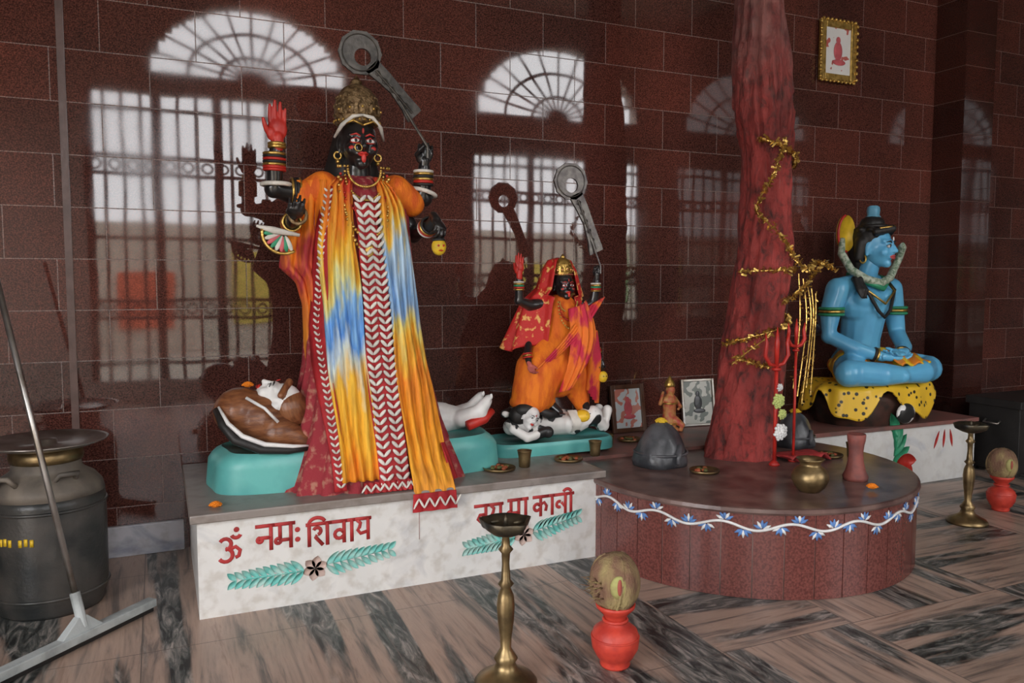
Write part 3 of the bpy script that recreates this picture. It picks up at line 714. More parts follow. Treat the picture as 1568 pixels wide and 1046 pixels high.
b = MB(); panel(b, RB, [(-.06, .14), (.3, .125), (.8, .09), (1.2, .07), (1.5, .06), (1.56, .05)], [(-.06, .36), (.1, .35), (.5, .325), (.9, .28), (1.2, .245), (1.4, .22), (1.5, .16), (1.56, .10)], -.03, 1.555, .025, 4, .016, hang=-.515)
b.build('shawl_right', dyeR, K, solid=.006)
b = MB(); panel(b, RB, [(0, -.02), (.8, -.045), (1.3, -.05), (1.46, -.075)], [(0, .14), (.8, .09), (1.3, .05), (1.46, .06)], .0, 1.42, .035, 2, .004)
panel(b, RB, [(0, -.235), (.8, -.285), (1.3, -.235), (1.5, -.20)], [(0, -.17), (.8, -.215), (1.3, -.19), (1.5, -.15)], .02, 1.5, .03, 1, .003, nu=8)
panel(b, RB, [(-.09, .13), (.1, .13)], [(-.09, .36), (.1, .35)], -.10, -.01, .06, 9, .004, hang=-.53)
panel(b, RB, [(-.03, -.10), (.1, -.10)], [(-.03, .16), (.1, .16)], .005, .055, .05, 9, .006)
panel(b, RB, [(.0, .345), (.1, .335), (.2, .315)], [(0, .41), (.2, .345)], .02, .2, .05, 1, .004, nu=8)
b.build('red_garland_cloth', M('garland_red', (.40, .015, .02), .7, bump=.3), K, solid=.006)
b = MB()
leafstrip(b, RB, [(0, .02), (.8, -.012), (1.35, -.025), (1.46, -.045)], .03, 1.44, .052, .034, .038); leafstrip(b, RB, [(0, .10), (.8, .062), (1.35, .03), (1.46, .035)], .03, 1.44, .052, .034, .038)
leafstrip(b, RB, [(0, -.20), (.8, -.25), (1.3, -.212), (1.5, -.175)], .05, 1.5, .042, .022, .031)
for k in range(9):
    x = .14 + k * .027
    b.sphere((x, -.545, -.055), (.006, .005, .03), 0, rot=(0, .5 * (-1) ** k, 0), nu=8, nv=5)
for k in range(12):
    x = -.10 + k * .022; z = .03
    b.sphere((x, RB.front(x, z) - .065, z), (.006, .005, .024), 0, rot=(0, .6 * (-1) ** k, 0), nu=8, nv=5)
b.build('garland_leaves', cream, K)
b = MB()
def cape(u, v):
    z = lerp(1.53, .55, v); xo = lerp(-.19, -.26, v); wid = interp([(0, .14), (.12, .13), (.25, .14), (.42, .19), (.50, .10), (.62, .06), (.85, .04), (1, .02)], v)[0]
    x = xo - wid * u; return (x, -.13 - .02 * math.sin(u * 16 + v * 2) + .10 * u, z - .02 * u * (1 if v > .4 else 0))
b.grid(cape, 30, 60, 0); b.build('orange_cape', dye_mat('orange_cape_dye', 1.6, [(0, (.4, .02, .03)), (.45, (.82, .28, .02)), (.62, (.70, .12, .03)), (.70, (.45, .03, .05)), (.8, (.82, .24, .01)), (1, (.82, .2, .01))]), K, solid=.012)
b = MB(); b.limb([(.19, -.05, 1.50), (.28, -.04, 1.44)], [.085, .075]); b.limb([(-.19, -.05, 1.50), (-.28, -.02, 1.45)], [.085, .075]); b.build('sleeves', orange, K, remesh=.012)
b = MB(); b.tube([(.35, -.30, 1.30), (.352, -.29, 1.24)], .008, 2); b.sphere((.352, -.285, 1.20), (.038, .036, .045), 0)
for q in (-1, 1): b.sphere((.352 + q * .014, -.32, 1.205), .006, 1, nu=8, nv=6)
b.sphere((.352, -.318, 1.18), (.014, .006, .004), 1, nu=8, nv=6); b.sphere((.352, -.28, 1.235), (.036, .034, .015), 2)
b.build('severed_head', [yellow, red, blackmatte], K)
b = MB(); pc = (-.415, -.235, 1.255)
for k in range(8):
    a = math.radians(182 + k * 16); d = Vector((math.cos(a), 0, math.sin(a)))
    b.sphere(Vector(pc) + d * .055, (.013, .006, .040), (k % 3), rot=(0, -a + pi / 2, 0), nu=10, nv=6)
b.tube([(pc[0] + .10 * math.cos(math.radians(a)), pc[1], pc[2] + .10 * math.sin(math.radians(a))) for a in range(170, 310, 10)], .008, 3, 8)
b.tube([(-.54, -.235, 1.285), (-.46, -.24, 1.265), (-.34, -.235, 1.245)], [.006, .018, .008], 1, 8); b.ring((-.345, -.23, 1.34), .040, .009, 4, ax=(.2, 1, 0))
b.build('lotus_plate', [green, cream, pink, gold, oldgold], K)
darkm = M('dark_metal', (.05, .046, .042), .35, metal=.6, col2=(.10, .09, .08), scale=20)
sword(K, 'sickle_sword', (.0, 2.18), .108, (.285, 1.885), (.345, -.13, 1.72), 1.0, -.10, darkm)

# reclining Shiva under Kali
E = empty('reclining_shiva_statue', (.98, 4.2, PH))
b = MB(); 
def rbase(u, v):
    a = 2 * pi * u; n = 4.0; c, s_ = math.cos(a), math.sin(a)
    k = (abs(c) ** n + abs(s_) ** n) ** (-1 / n); r = interp([(0, 1), (.1, 1.0), (.7, .985), (.9, .95), (1, .90)], v)[0]
    r *= 1 + .015 * math.sin(5 * a)
    return (-.005 + .765 * c * k * r, -.01 + .27 * s_ * k * r, .19 * v)
b.grid(rbase, 72, 14, 0, cu=True); b.poly([rbase(i / 40, 1) for i in range(40)], 0, (0, 0, -.01)); b.build('teal_base', teal, E)
b = MB()
b.sphere((-.53, -.06, .33), (.17, .17, .15), rot=(0, .25, 0)); b.sphere((-.62, -.08, .38), (.13, .13, .12)); b.limb([(-.45, -.15, .27), (-.33, -.18, .22)], [.10, .06])
b.build('hair', brown, E, remesh=.012)
b = MB()
b.tube([(-.73, -.12, .40), (-.71, -.2, .34), (-.66, -.25, .27), (-.55, -.275, .22), (-.42, -.28, .205), (-.32, -.27, .205)], [.02, .024, .024, .022, .018, .01], 0, 10)
b.tube([(-.725, -.16, .42), (-.69, -.235, .35), (-.63, -.268, .29), (-.53, -.285, .245), (-.40, -.285, .225), (-.32, -.275, .22)], [.006, .01, .012, .012, .01, .005], 1, 8)
b.tube([(-.60, -.18, .46), (-.52, -.23, .41), (-.46, -.24, .34)], .008, 1, 8)
b.build('serpent_trim', [blackmatte, white], E)
HB = empty('head_group', (-.445, -.10, .42)); HB.parent = E
HB.rotation_euler = (Matrix.Rotation(-.35, 3, 'Z') @ Matrix.Rotation(-pi / 2, 3, 'Z') @ Matrix.Rotation(-1.25, 3, 'X')).to_euler()
head(HB, (0, 0, 0), .25, white, lips=red, brow=blackmatte)
b = MB(); b.sphere((0, .05, .055), (.094, .10, .085)); b.limb([(-.085, -.03, .05), (0, -.075, .09), (.085, -.03, .05)], [.018, .02, .018]); b.build('head_hair', brown, HB, remesh=.007)
b = MB(); b.limb([(-.36, -.02, .34), (-.18, 0, .30), (.1, 0, .28), (.45, 0, .26), (.62, 0, .25)], [.06, .12, .12, .09, .05]); b.limb([(-.15, -.13, .27), (.0, -.2, .25)], [.05, .04])
for q in (-.07, .05):
    b.limb([(.55, q, .26), (.64, q - .05, .30), (.68, q - .06, .36)], [.05, .045, .03])
    for t in range(5): b.sphere((.69 - .0 * t, q - .10 + .018 * t, .39 - .004 * t), (.012, .01, .018))
b.build('body', white, E, remesh=.009)
b = MB(); b.tube([(.56, -.14, .23), (.66, -.13, .26), (.72, -.11, .30)], [.03, .03, .02], 0, 8); b.build('anklets', red, E)

# ------------------------------------------------------------------ small Kali
SK = empty('small_kali_statue', (2.24, 4.34, PH))
b = MB()
def sbase(u, v):
    a = 2 * pi * u; n = 5.0; c, s_ = math.cos(a), math.sin(a); k = (abs(c) ** n + abs(s_) ** n) ** (-1 / n); r = interp([(0, 1), (.8, 1), (1, .96)], v)[0]
    return (-.07 + .40 * c * k * r, .19 * s_ * k * r, .075 * v)
b.grid(sbase, 64, 8, 0, cu=True); b.poly([sbase(i / 40, 1) for i in range(40)], 0, (0, 0, -.01)); b.build('teal_base', teal, SK)
b = MB()
b.limb([(-.34, -.06, .16), (-.22, -.03, .16), (-.05, 0, .16), (.08, 0, .15)], [.05, .09, .085, .08]); b.limb([(.08, -.05, .15), (.2, -.09, .20), (.28, -.07, .13), (.32, -.06, .22)], [.07, .06, .045, .032])
b.limb([(.08, .04, .15), (.22, .03, .16), (.31, .02, .14), (.30, .01, .22)], [.065, .055, .042, .03]); b.limb([(-.25, -.09, .16), (-.14, -.15, .13), (-.28, -.16, .11), (-.36, -.13, .16)], [.042, .036, .03, .027]); b.limb([(-.2, .06, .16), (-.30, .02, .24), (-.38, -.05, .24)], [.042, .032, .025])
for q in range(4): b.limb([(-.37 - .004 * q, -.145 + .016 * q, .17), (-.385 - .004 * q, -.15 + .018 * q, .20)], [.009, .006], seg=6)
b.build('reclining_figure', whiteblack, SK, remesh=.007)
HB = empty('reclining_head', (-.25, -.14, .22)); HB.parent = SK; HB.rotation_euler = (.0, .5, 0)
head(HB, (0, 0, 0), .14, white, lips=red, brow=blackmatte)
b = MB(); b.sphere((-.26, -.10, .265), (.075, .055, .045)); b.sphere((-.30, -.08, .23), (.06, .05, .06)); b.tube([(-.2, -.1, .27), (-.12, -.12, .23), (-.03, -.11, .22)], [.02, .03, .015]); b.build('reclining_hair', blackmatte, SK)
b = MB(); b.sphere((.12, -.10, .20), (.05, .05, .04), 0); b.grid(lambda u, v: (.02 + .06 * u + .02 * v, -.09 - .05 * math.sin(v * pi), .24 - .14 * v), 8, 16, 1); b.build('reclining_cloth', [leopard, cream], SK)
z0 = .20
b = MB()
b.limb([(.02, 0, z0 + .64), (0, 0, z0 + .45)], [.11, .12]); b.limb([(0, 0, z0 + .45), (-.14, -.03, z0 + .28), (-.19, -.04, z0 + .14)], [.13, .15, .13]); b.sphere((-.19, -.04, z0 + .10), (.15, .11, .06))
b.limb([(.02, 0, z0 + .42), (.10, -.01, z0 + .24), (.16, -.02, z0 + .06)], [.13, .11, .05]); b.limb([(-.02, -.02, z0 + .3), (.0, -.02, z0 + .2)], [.14, .09])
b.build('orange_skirt', orange, SK, remesh=.010, sm=4)
b = MB()
def sash(u, v):
    cx = lerp(.06, -.02, v) ; z = lerp(z0 + .66, z0 + .16, v); w = lerp(.06, .10, math.sin(v * pi)) * (1 - .3 * v)
    x = cx + .05 * math.sin(v * 3) + w * (u * 2 - 1); y = -.135 - .045 * math.sin(pi * v) - .05 * (1 - (u * 2 - 1) ** 2) - .008 * math.sin(u * 24 + v * 5)
    return (x, y, z + .05 * u)
b.grid(sash, 40, 40, 0)
def sash2(u, v):
    z = lerp(z0 + .66, z0 + .30, v); x = lerp(.17, -.16, v) + .07 * (u * 2 - 1); y = -.15 - .05 * math.sin(pi * min(1, v)) - .007 * math.sin(u * 22); return (x, y, z + .07 * u)
b.grid(sash2, 30, 30, 0)
for k in range(5): b.tube([(.10 + .02 * k, -.13, z0 + .52), (.17 + .01 * k, -.12, z0 + .36), (.16 + .015 * k, -.10, z0 + .16 - .02 * k)], [.02, .022, .012], 0, 8)
b.build('draped_sari', diagcloth, SK, solid=.008)
b = MB()
b.sphere((.02, 0, z0 + .62), (.12, .07, .10)); b.limb([(.02, 0, z0 + .68), (.02, -.01, z0 + .78)], [.036, .034])
b.limb([(-.09, 0, z0 + .69), (-.20, -.02, z0 + .68), (-.28, -.04, z0 + .71), (-.285, -.05, z0 + .80), (-.285, -.05, z0 + .85)], [.04, .035, .03, .024, .018])
b.limb([(.12, 0, z0 + .69), (.19, -.02, z0 + .67), (.225, -.04, z0 + .70), (.235, -.05, z0 + .79), (.24, -.05, z0 + .84)], [.04, .035, .03, .024, .018])
b.limb([(.13, 0, z0 + .65), (.22, .0, z0 + .50), (.235, -.07, z0 + .40), (.24, -.09, z0 + .36)], [.035, .03, .022, .017]); b.limb([(-.09, 0, z0 + .63), (-.2, .0, z0 + .48), (-.25, -.10, z0 + .38), (-.255, -.13, z0 + .34)], [.035, .03, .022, .017])
b.limb([(.16, -.03, z0 + .08), (.17, -.10, z0 + .025)], [.03, .02]); b.limb([(-.1, -.05, z0 + .1), (-.05, -.13, z0 + .04)], [.035, .02]); 
for q in range(5): b.sphere((.155 + .009 * q, -.125, z0 + .015), (.006, .012, .007), nu=8, nv=6); b.sphere((-.065 + .009 * q, -.155, z0 + .03), (.006, .012, .007), nu=8, nv=6)
b.build('body', black, SK, remesh=.006, sm=2)
hand(SK, 'hand_right_raised', (-.285, -.055, z0 + .865), (0, 0, 1), (0, -1, 0), .70, .08, red, side=1, spread=.04, vox=.003)
hand(SK, 'hand_left_raised', (.24, -.055, z0 + .855), (0, 0, 1), (-.2, -1, 0), .60, 1.2, black, side=1, vox=.003)
hand(SK, 'hand_left_lower', (.242, -.10, z0 + .35), (.02, -.3, -1), (-.3, -1, 0), .55, .7, black, side=-1, vox=.003)
hand(SK, 'hand_right_lower', (-.257, -.14, z0 + .335), (.02, -.6, -.6), (0, -.4, .6), .55, .4, M('pale_red_palm', (.5, .12, .1), .5), side=1, vox=.003)
b = MB()
bangles(b, (-.285, -.05, z0 + .775), (0, 0, 1), .028, [0, 1, 2, 0, 3], .011, .005); bangles(b, (.236, -.05, z0 + .765), (0, 0, 1), .028, [0, 1, 2, 0, 3], .011, .005); bangles(b, (-.255, -.11, z0 + .375), (0, .3, 1), .026, [1, 0, 1], .011, .005); bangles(b, (.236, -.075, z0 + .385), (0, .3, 1), .026, [0, 1, 0], .011, .005)
b.build('bangles', [gold, red, green, cream], SK)
head(SK, (.02, -.03, z0 + .80), .18, black, lips=tongue, tongue_out=True, cheek=red, brow=red)
crown(SK, (.02, -.025, z0 + .865), .135, gold, pink)
b = MB()
def shawl(u, v):
    ph = lerp(-140, 140, u); a = math.radians(ph)
    L = u < .5
    r = interp([(0, .02), (.08, .07), (.2, .105), (.4, .14), (.6, .24 if L else .17), (1, .36 if L else .22)], v)[0]
    ry = interp([(0, .02), (.08, .07), (.2, .10), (.4, .11), (.6, .13), (1, .15)], v)[0]
    z = interp([(0, z0 + .965), (.08, z0 + .95), (.2, z0 + .89), (.4, z0 + .78), (.6, z0 + .69), (1, z0 + (.42 if L else .50))], v)[0]
    k = 1 + (.05 + .07 * v) * math.sin(u * 42 + v * 3)
    sx = math.sin(a)
    if abs(ph) > 90: sx = math.copysign(1 - (abs(ph) - 90) / 50 * (.62 if v > .5 else .36), sx)
    return (.02 + sx * r * k, .02 + math.cos(a) * ry * k * (1.0), z + .02 * v * math.sin(u * 25))
b.grid(shawl, 120, 50, 0); b.build('red_shawl', redshawl, SK, solid=.006)
b = MB(); 
for k in range(3):
    for i in range(22):
        a = pi * i / 21; w = .06 + .015 * k; b.sphere((.02 - w * math.cos(a), -.10 - .02 * k, z0 + .70 - (.06 + .05 * k) * math.sin(a)), .007, k % 2, nu=6, nv=5)
b.build('necklaces', [gold, red], SK)
b = MB(); b.tube([(.245, -.13, z0 + .31), (.245, -.13, z0 + .27)], .005, 1); b.sphere((.245, -.13, z0 + .24), (.03, .028, .035), 0)
for q in (-1, 1): b.sphere((.245 + q * .01, -.157, z0 + .245), .004, 1, nu=6, nv=5)
b.build('severed_head', [yellow, blackmatte], SK)
sword(SK, 'sickle_sword', (.045, 1.62), .108, (.225, 1.20), (.24, -.10, z0 + .905), .7, -.07, M('grey_metal', (.14, .13, .12), .35, metal=.7, col2=(.08, .07, .07), scale=20))

# ------------------------------------------------------------------ seated Shiva
SH = empty('seated_shiva_statue', (4.88, 4.42, .46))
b = MB()
def seat(u, v):
    a = 2 * pi * u; r = interp([(0, .92), (.3, .97), (.8, 1.0), (1, .9)], v)[0]; c, s_ = math.cos(a), math.sin(a); k = (abs(c) ** 3 + abs(s_) ** 3) ** (-1 / 3)
    n = 1 + .06 * noise.noise(Vector((c * 2, s_ * 2, v * 2)))
    return (.44 * c * k * r * n, -.05 + .27 * s_ * k * r * n, .24 * v)
b.grid(seat, 64, 12, 0, cu=True); b.poly([seat(i / 40, 1) for i in range(40)], 0, (0, 0, -.01)); b.build('rock_seat', M('dark_brown_rock', (.06, .025, .018), .4, col2=(.02, .015, .012)), SH)
b = MB()
def skin(u, v):
    a = 2 * pi * u; c, s_ = math.cos(a), math.sin(a); k = (abs(c) ** 3 + abs(s_) ** 3) ** (-1 / 3)
    hem = .10 + .09 * math.sin(a * 5 + 1) + .03 * math.sin(a * 11)
    r = interp([(0, .001), (.5, .9), (.62, 1.03), (1, 1.10)], v)[0]
    z = .30 if v < .5 else interp([(.5, .30), (.62, .275), (1, .24 - hem)], v)[0]
    rip = 1 + (.02 * math.sin(a * 14) if v > .5 else 0)
    return (.47 * c * k * r * rip, -.05 + .285 * s_ * k * r * rip, z + (.01 * math.sin(a * 6) if v > .3 else 0))
b.grid(skin, 96, 36, 0, cu=True); b.build('leopard_skin', leopard, SH, solid=.015)
b = MB(); b.sphere((.05, -.36, .09), (.09, .03, .075)); b.build('seat_white_mask', whiteblack, SH)
b = MB()
b.sphere((0, .05, .42), (.22, .17, .15)); b.limb([(0, .05, .42), (0, .03, .62), (0, 0, .82)], [.16, .145, .16]); b.sphere((0, -.01, .88), (.235, .15, .17)); b.limb([(-.22, 0, 1.0), (0, .01, 1.04), (.22, 0, 1.0)], [.08, .08, .08])
b.limb([(0, 0, 1.04), (.01, -.04, 1.18)], [.075, .07])
for q in (-1, 1):
    b.sphere((q * .10, -.10, .92), (.10, .06, .075))
    b.limb([(q * .27, 0, .985), (q * .33, .01, .80), (q * .35, -.01, .64), (q * .24, -.17, .55), (q * .10, -.27, .50)], [.088, .075, .06, .055, .038])
    b.limb([(q * .12, 0, .40), (q * .27, -.14, .40), (q * .40, -.25, .39), (q * .20, -.36, .385), (-q * .06, -.38, .37)], [.14, .12, .10, .085, .055])
    b.limb([(-q * .04, -.37 - .03 * q, .37), (-q * .17, -.34 - .03 * q, .40)], [.05, .032])
b.build('body', blue, SH, remesh=.011, sm=3)
hand(SH, 'hand_right', (-.07, -.29, .50), (1, -.15, -.1), (0, -.1, 1), 1.2, .25, blue, side=1); hand(SH, 'hand_left', (.09, -.28, .525), (-1, -.2, -.1), (0, -.1, 1), 1.2, .25, blue, side=-1)
yaw = .32
HT = Matrix.Translation((.02, -.07, 1.30)) @ Matrix.Rotation(yaw, 4, 'Z')
head(SH, (.02, -.07, 1.30), .32, blue, yaw=yaw, lips=M('lip_red', (.6, .1, .1), .4), brow=blackmatte, tilak=white)
b = MB(); b.T = HT
b.sphere((0, .045, .07), (.122, .135, .115)); b.sphere((0, .03, .17), (.088, .09, .062)); b.limb([(-.10, .06, .03), (-.12, .07, -.08)], [.05, .035]); b.limb([(.10, .06, .03), (.12, .07, -.08)], [.05, .035])
b.limb([(-.11, -.05, .105), (0, -.118, .13), (.11, -.05, .105)], [.028, .03, .028]); b.limb([(0, .12, .0), (0, .12, -.14)], [.09, .06])
for k in range(9): b.sphere((.105 * math.cos(k * .7), .03 + .11 * math.sin(k * .7), .125), (.03, .03, .02))
for k in range(5): b.limb([(-.15 - .02 * k, .06 - .02 * (k % 3), -.24), (-.18 - .02 * k, .0 - .03 * (k % 2), -.32), (-.185 - .02 * k, -.03, -.38)], [.022, .018, .006], seg=6)
b.build('hair', blackmatte, SH, remesh=.008, sm=1)
b = MB(); b.T = HT
b.lathe([(.050, .20), (.052, .225), (.042, .235), (.046, .27), (.042, .295), (.03, .305), (.005, .307)], (.01, .03, 0), 0, 20, lambda a, z: 1 + .06 * math.sin(5 * a))
b.ring((0, .02, .15), .09, .014, 2, seg=24); b.tube([(-.10, -.07, .13), (0, -.135, .145), (.10, -.07, .13)], .009, 1, 8)
b.build('topknot', [cyan, gold, blackmatte], SH)
b = MB()
pts = [(-.165 + .085 * math.cos(2 * pi * i / 28), .03, 1.40 + .135 * math.sin(2 * pi * i / 28)) for i in range(28)]
b.poly(pts, 0, (0, .02, 0)); b.tube([pts[i] for i in range(8, 22)], .010, 1, 8); b.build('crescent_ornament', [yellow, red], SH)
b = MB()
b.tube([(-.22, .02, 1.36), (-.245, 0, 1.25), (-.20, -.05, 1.13), (-.12, -.12, 1.06), (0, -.15, 1.03), (.11, -.13, 1.07), (.19, -.09, 1.13), (.235, -.10, 1.22), (.215, -.14, 1.30), (.16, -.19, 1.32)], [.02, .028, .03, .03, .03, .03, .028, .026, .03, .012], 0, 12)
b.tube([(-.12, .05, 1.10), (-.13, -.10, 1.05), (0, -.17, .99), (.13, -.10, 1.05), (.12, .05, 1.10)], .02, 1, 10)
b.tube([(-.15, -.04, 1.08), (-.14, -.15, .98), (-.06, -.185, .83), (0, -.19, .78), (.06, -.185, .83), (.14, -.15, .98), (.15, -.04, 1.08)], .013, 2, 8)
b.tube([(-.15, -.04, 1.08), (-.13, -.16, .97), (0, -.195, .88), (.13, -.16, .97), (.15, -.04, 1.08)], .009, 3, 8)
for q in (-1, 1):
    bangles(b, (q * .325, .0, .80), (0, 0, 1), .083, [1, 3, 1], .022, .011); bangles(b, (q * .145, -.235, .515), (-q * .8, -.5, -.25), .048, [2, 3], .018, .009)
    b.ring((.02 + q * .115 + .0, -.06, 1.21), .03, .008, 3, ax=(0, 1, 0))
b.build('snake_and_jewellery', [greyg, green, blackmatte, gold], SH)
b = MB()
b.sphere((0, .04, .405), (.245, .20, .115)); 
for q in (-1, 1): b.limb([(q * .10, 0, .40), (q * .22, -.10, .40)], [.155, .138])
b.build('loin_cloth', ydots, SH, remesh=.010)
b = MB(); b.grid(lambda u, v: (lerp(-.05, .24, u), -.24 - .16 * v, .50 - .05 * v * v + .012 * math.sin(u * 14 + v * 6)), 30, 14, 0); b.build('lap_cloth', ydots, SH, solid=.012)

# ------------------------------------------------------------------ pictures on wall/platform
def frame_pic(name, c, w, h, fw, mf, mp, lean=0, d=.025, yaw=0):
    e = empty(name, c); e.rotation_euler = (-lean, 0, yaw); b = MB()
    for q in (-1, 1):
        b.box((q * (w - fw) / 2, 0, h / 2), (fw, d, h)); b.box((0, 0, h / 2 + q * (h - fw) / 2), (w - 2 * fw, d, fw))
    if name.startswith('gold'):
        n = 9
        for i in range(n):
            t = (i + .5) / n
            for q in (-1, 1): b.sphere((q * w / 2, -.012, t * h), .016, nu=8, nv=6); b.sphere((lerp(-w / 2, w / 2, t), -.012, h / 2 + q * h / 2), .014, nu=8, nv=6)
    b.build('frame', mf, e, smooth=False, bevel=.003)
    b = MB(); b.box((0, .004, h / 2), (w - 2 * fw + .004, .008, h - 2 * fw + .004)); b.build('print', mp, e, smooth=False)
    b = MB(); b.sphere((0, -.002, h * .50), (w * .12, .003, h * .16)); b.sphere((0, -.003, h * .68), (w * .06, .003, h * .06)); b.sphere((w * .03, -.003, h * .32), (w * .18, .003, h * .05)); b.build('printed_figure', pink if mp is not paper2 else stone, e)
    return e
frame_pic('gold_framed_picture', (4.88, WY - .03, 3.05), .37, .46, .055, gold, cal, 0)
frame_pic('framed_deity_print', (2.97, 4.66, .461), .27, .33, .03, wood, paper, .17)
frame_pic('framed_photograph', (3.56, 4.66, .461), .27, .34, .018, steel, paper2, .15, yaw=-.1)
e = empty('deity_figurine', (3.24, 4.58, .46)); b = MB()
b.lathe([(.07, 0), (.075, .02), (.06, .03), (.05, .035)], seg=20); b.limb([(0, 0, .05), (0, 0, .14), (0, 0, .22)], [.05, .045, .05]); b.sphere((0, -.01, .29), (.032, .035, .04)); b.limb([(-.04, 0, .23), (-.085, -.01, .2), (-.075, -.03, .28)], [.018, .014, .01]); b.limb([(.04, 0, .23), (.085, -.01, .17), (.04, -.05, .16)], [.018, .014, .01]); b.limb([(.03, -.03, .08), (.06, -.07, .05), (.05, -.07, .02)], [.03, .02, .015])
b.build('figure', M('figurine_red', (.45, .06, .04), .5, col2=(.5, .25, .08), scale=25), e, remesh=.005)
b = MB(); b.lathe([(.033, .31), (.038, .325), (.03, .35), (.012, .375), (.003, .39)], seg=16); b.ring((0, 0, .2), .052, .006, 0); b.ring((0, 0, .06), .06, .006, 0); b.build('ornaments', gold, e)

def linga(c, r, h, fl=True):
    e = empty('black_stone_linga', c); b = MB()
    b.lathe([(r, 0), (r * 1.04, h * .12), (r * .98, h * .25), (r * .86, h * .45), (r * .74, h * .62), (r * .62, h * .76), (r * .42, h * .9), (r * .2, h * .98), (.002, h)], seg=40, f=lambda a, z: 1 + .07 * math.sin(a * 2 + 1) + .04 * math.sin(a * 5 + z * 20))
    b.ring((0, 0, h * .30), r * .98, r * .05, seg=30); b.tube([(r * .3, -r * .8, h * .5), (r * .1, -r * 1.0, h * .3), (0, -r * 1.1, h * .12)], [r * .1, r * .12, r * .08]); b.build('stone', stone, e)
    b = MB(); flower(b, (0, 0, h), .032); b.build('marigold', yellow, e)
linga((2.66, 3.84, RH), .155, .25); linga((3.76, 3.93, RH), .13, .22)
def lota(c, s, m=brass, name='brass_water_pot'):
    e = empty(name, c); b = MB()
    b.lathe([(.05, 0), (.055, .006), (.075, .025), (.092, .06), (.093, .085), (.08, .115), (.055, .135), (.05, .145), (.06, .16), (.072, .172), (.068, .174), (.048, .16), (.045, .14), (.03, .09), (.002, .085)], seg=40)
    b.v = [tuple(q * s for q in p) for p in b.v]; b.build('pot', m, e)
lota((3.0, 3.02, RH), .98)
def plate(c, r, full=True):
    e = empty('brass_offering_plate', c); b = MB(); b.lathe([(r * .7, 0), (r * .95, .006), (r, .018), (r * .97, .02), (r * .9, .011), (r * .6, .008), (.002, .008)], seg=36); b.build('plate', brass, e)
    if full:
        b = MB()
        for k in range(14): a = random.random() * 6.28; q = random.random() * r * .6; b.sphere((q * math.cos(a), q * math.sin(a), .016), (.014, .012, .009), k % 2, nu=8, nv=6)
        b.build('offerings', [M('offering_leaf', (.1, .1, .03), .6), M('offering_red', (.35, .08, .03), .7)], e)
def cup(c, s=1, m=brass):
    e = empty('small_brass_tumbler', c); b = MB(); b.lathe([(.028 * s, 0), (.03 * s, .004), (.032 * s, .05 * s), (.038 * s, .085 * s), (.040 * s, .088 * s), (.036 * s, .086 * s), (.03 * s, .04 * s), (.002, .038 * s)], seg=28); b.build('cup', m, e)
plate((1.67, 3.92, PH), .09); plate((2.12, 3.97, PH), .085); cup((1.83, 3.94, PH), 1.05, brass); cup((2.33, 4.03, PH), 1.0)
plate((2.76, 3.56, RH), .085); plate((3.70, 3.58, RH), .085); cup((3.83, 3.52, RH)); plate((2.80, 4.40, .46), .08); cup((2.62, 4.35, .46), .8); plate((3.80, 4.38, .46), .08)
e = empty('terracotta_lamp_stand', (3.40, 3.10, RH)); b = MB(); b.lathe([(.062, 0), (.066, .02), (.052, .05), (.040, .10), (.036, .15), (.040, .19), (.046, .215), (.048, .245), (.044, .25), (.034, .235), (.002, .23)], seg=28); b.build('stand', M('faded_red_clay', (.26, .075, .06), .6, col2=(.15, .055, .05)), e)
for c in ((.215, 3.80, PH), (3.3, 2.90, RH + .012)):
    b = MB(); flower(b, (0, 0, .008), .025); b.build('marigold_flower', orange_f, None, loc=c)
b = MB(); flower(b, (0, 0, .008), .025); b.build('marigold_flower', orange_f, None, loc=(.40, 4.13, PH + .50))

# ------------------------------------------------------------------ brass lamps + coconuts
def lamp(c):
    e = empty('brass_oil_lamp', c); b = MB()
    b.lathe([(.115, 0), (.118, .012), (.105, .028), (.07, .045), (.045, .06), (.035, .085), (.045, .10), (.035, .115), (.02, .14), (.022, .18), (.030, .24), (.034, .30), (.030, .34), (.018, .37), (.030, .385), (.018, .40), (.014, .46), (.016, .50), (.028, .515), (.016, .53), (.014, .56), (.022, .57)], seg=32)
    b.build('stem', brass, e)
    b = MB()
    b.lathe([(.015, .565), (.05, .575), (.075, .595), (.085, .625), (.082, .628), (.07, .605), (.03, .59), (.002, .588)], seg=40, f=lambda a, z: 1 + (.22 * max(0, math.cos(2.5 * a)) ** 6 if z > .59 else 0))
    b.tube([(0, 0, .588), (0, 0, .63), (.0, 0, .645)], [.012, .008, .002], 0, 8)
    for k in range(3): b.sphere((.05 * math.cos(k * 2.1), .05 * math.sin(k * 2.1), .61), (.02, .008, .008))
    b.build('bowl', M('sooty_brass', (.10, .08, .05), .4, metal=.7, col2=(.03, .028, .025), scale=12), e)
lamp((1.15, 2.64, 0)); lamp((4.58, 3.30, 0))
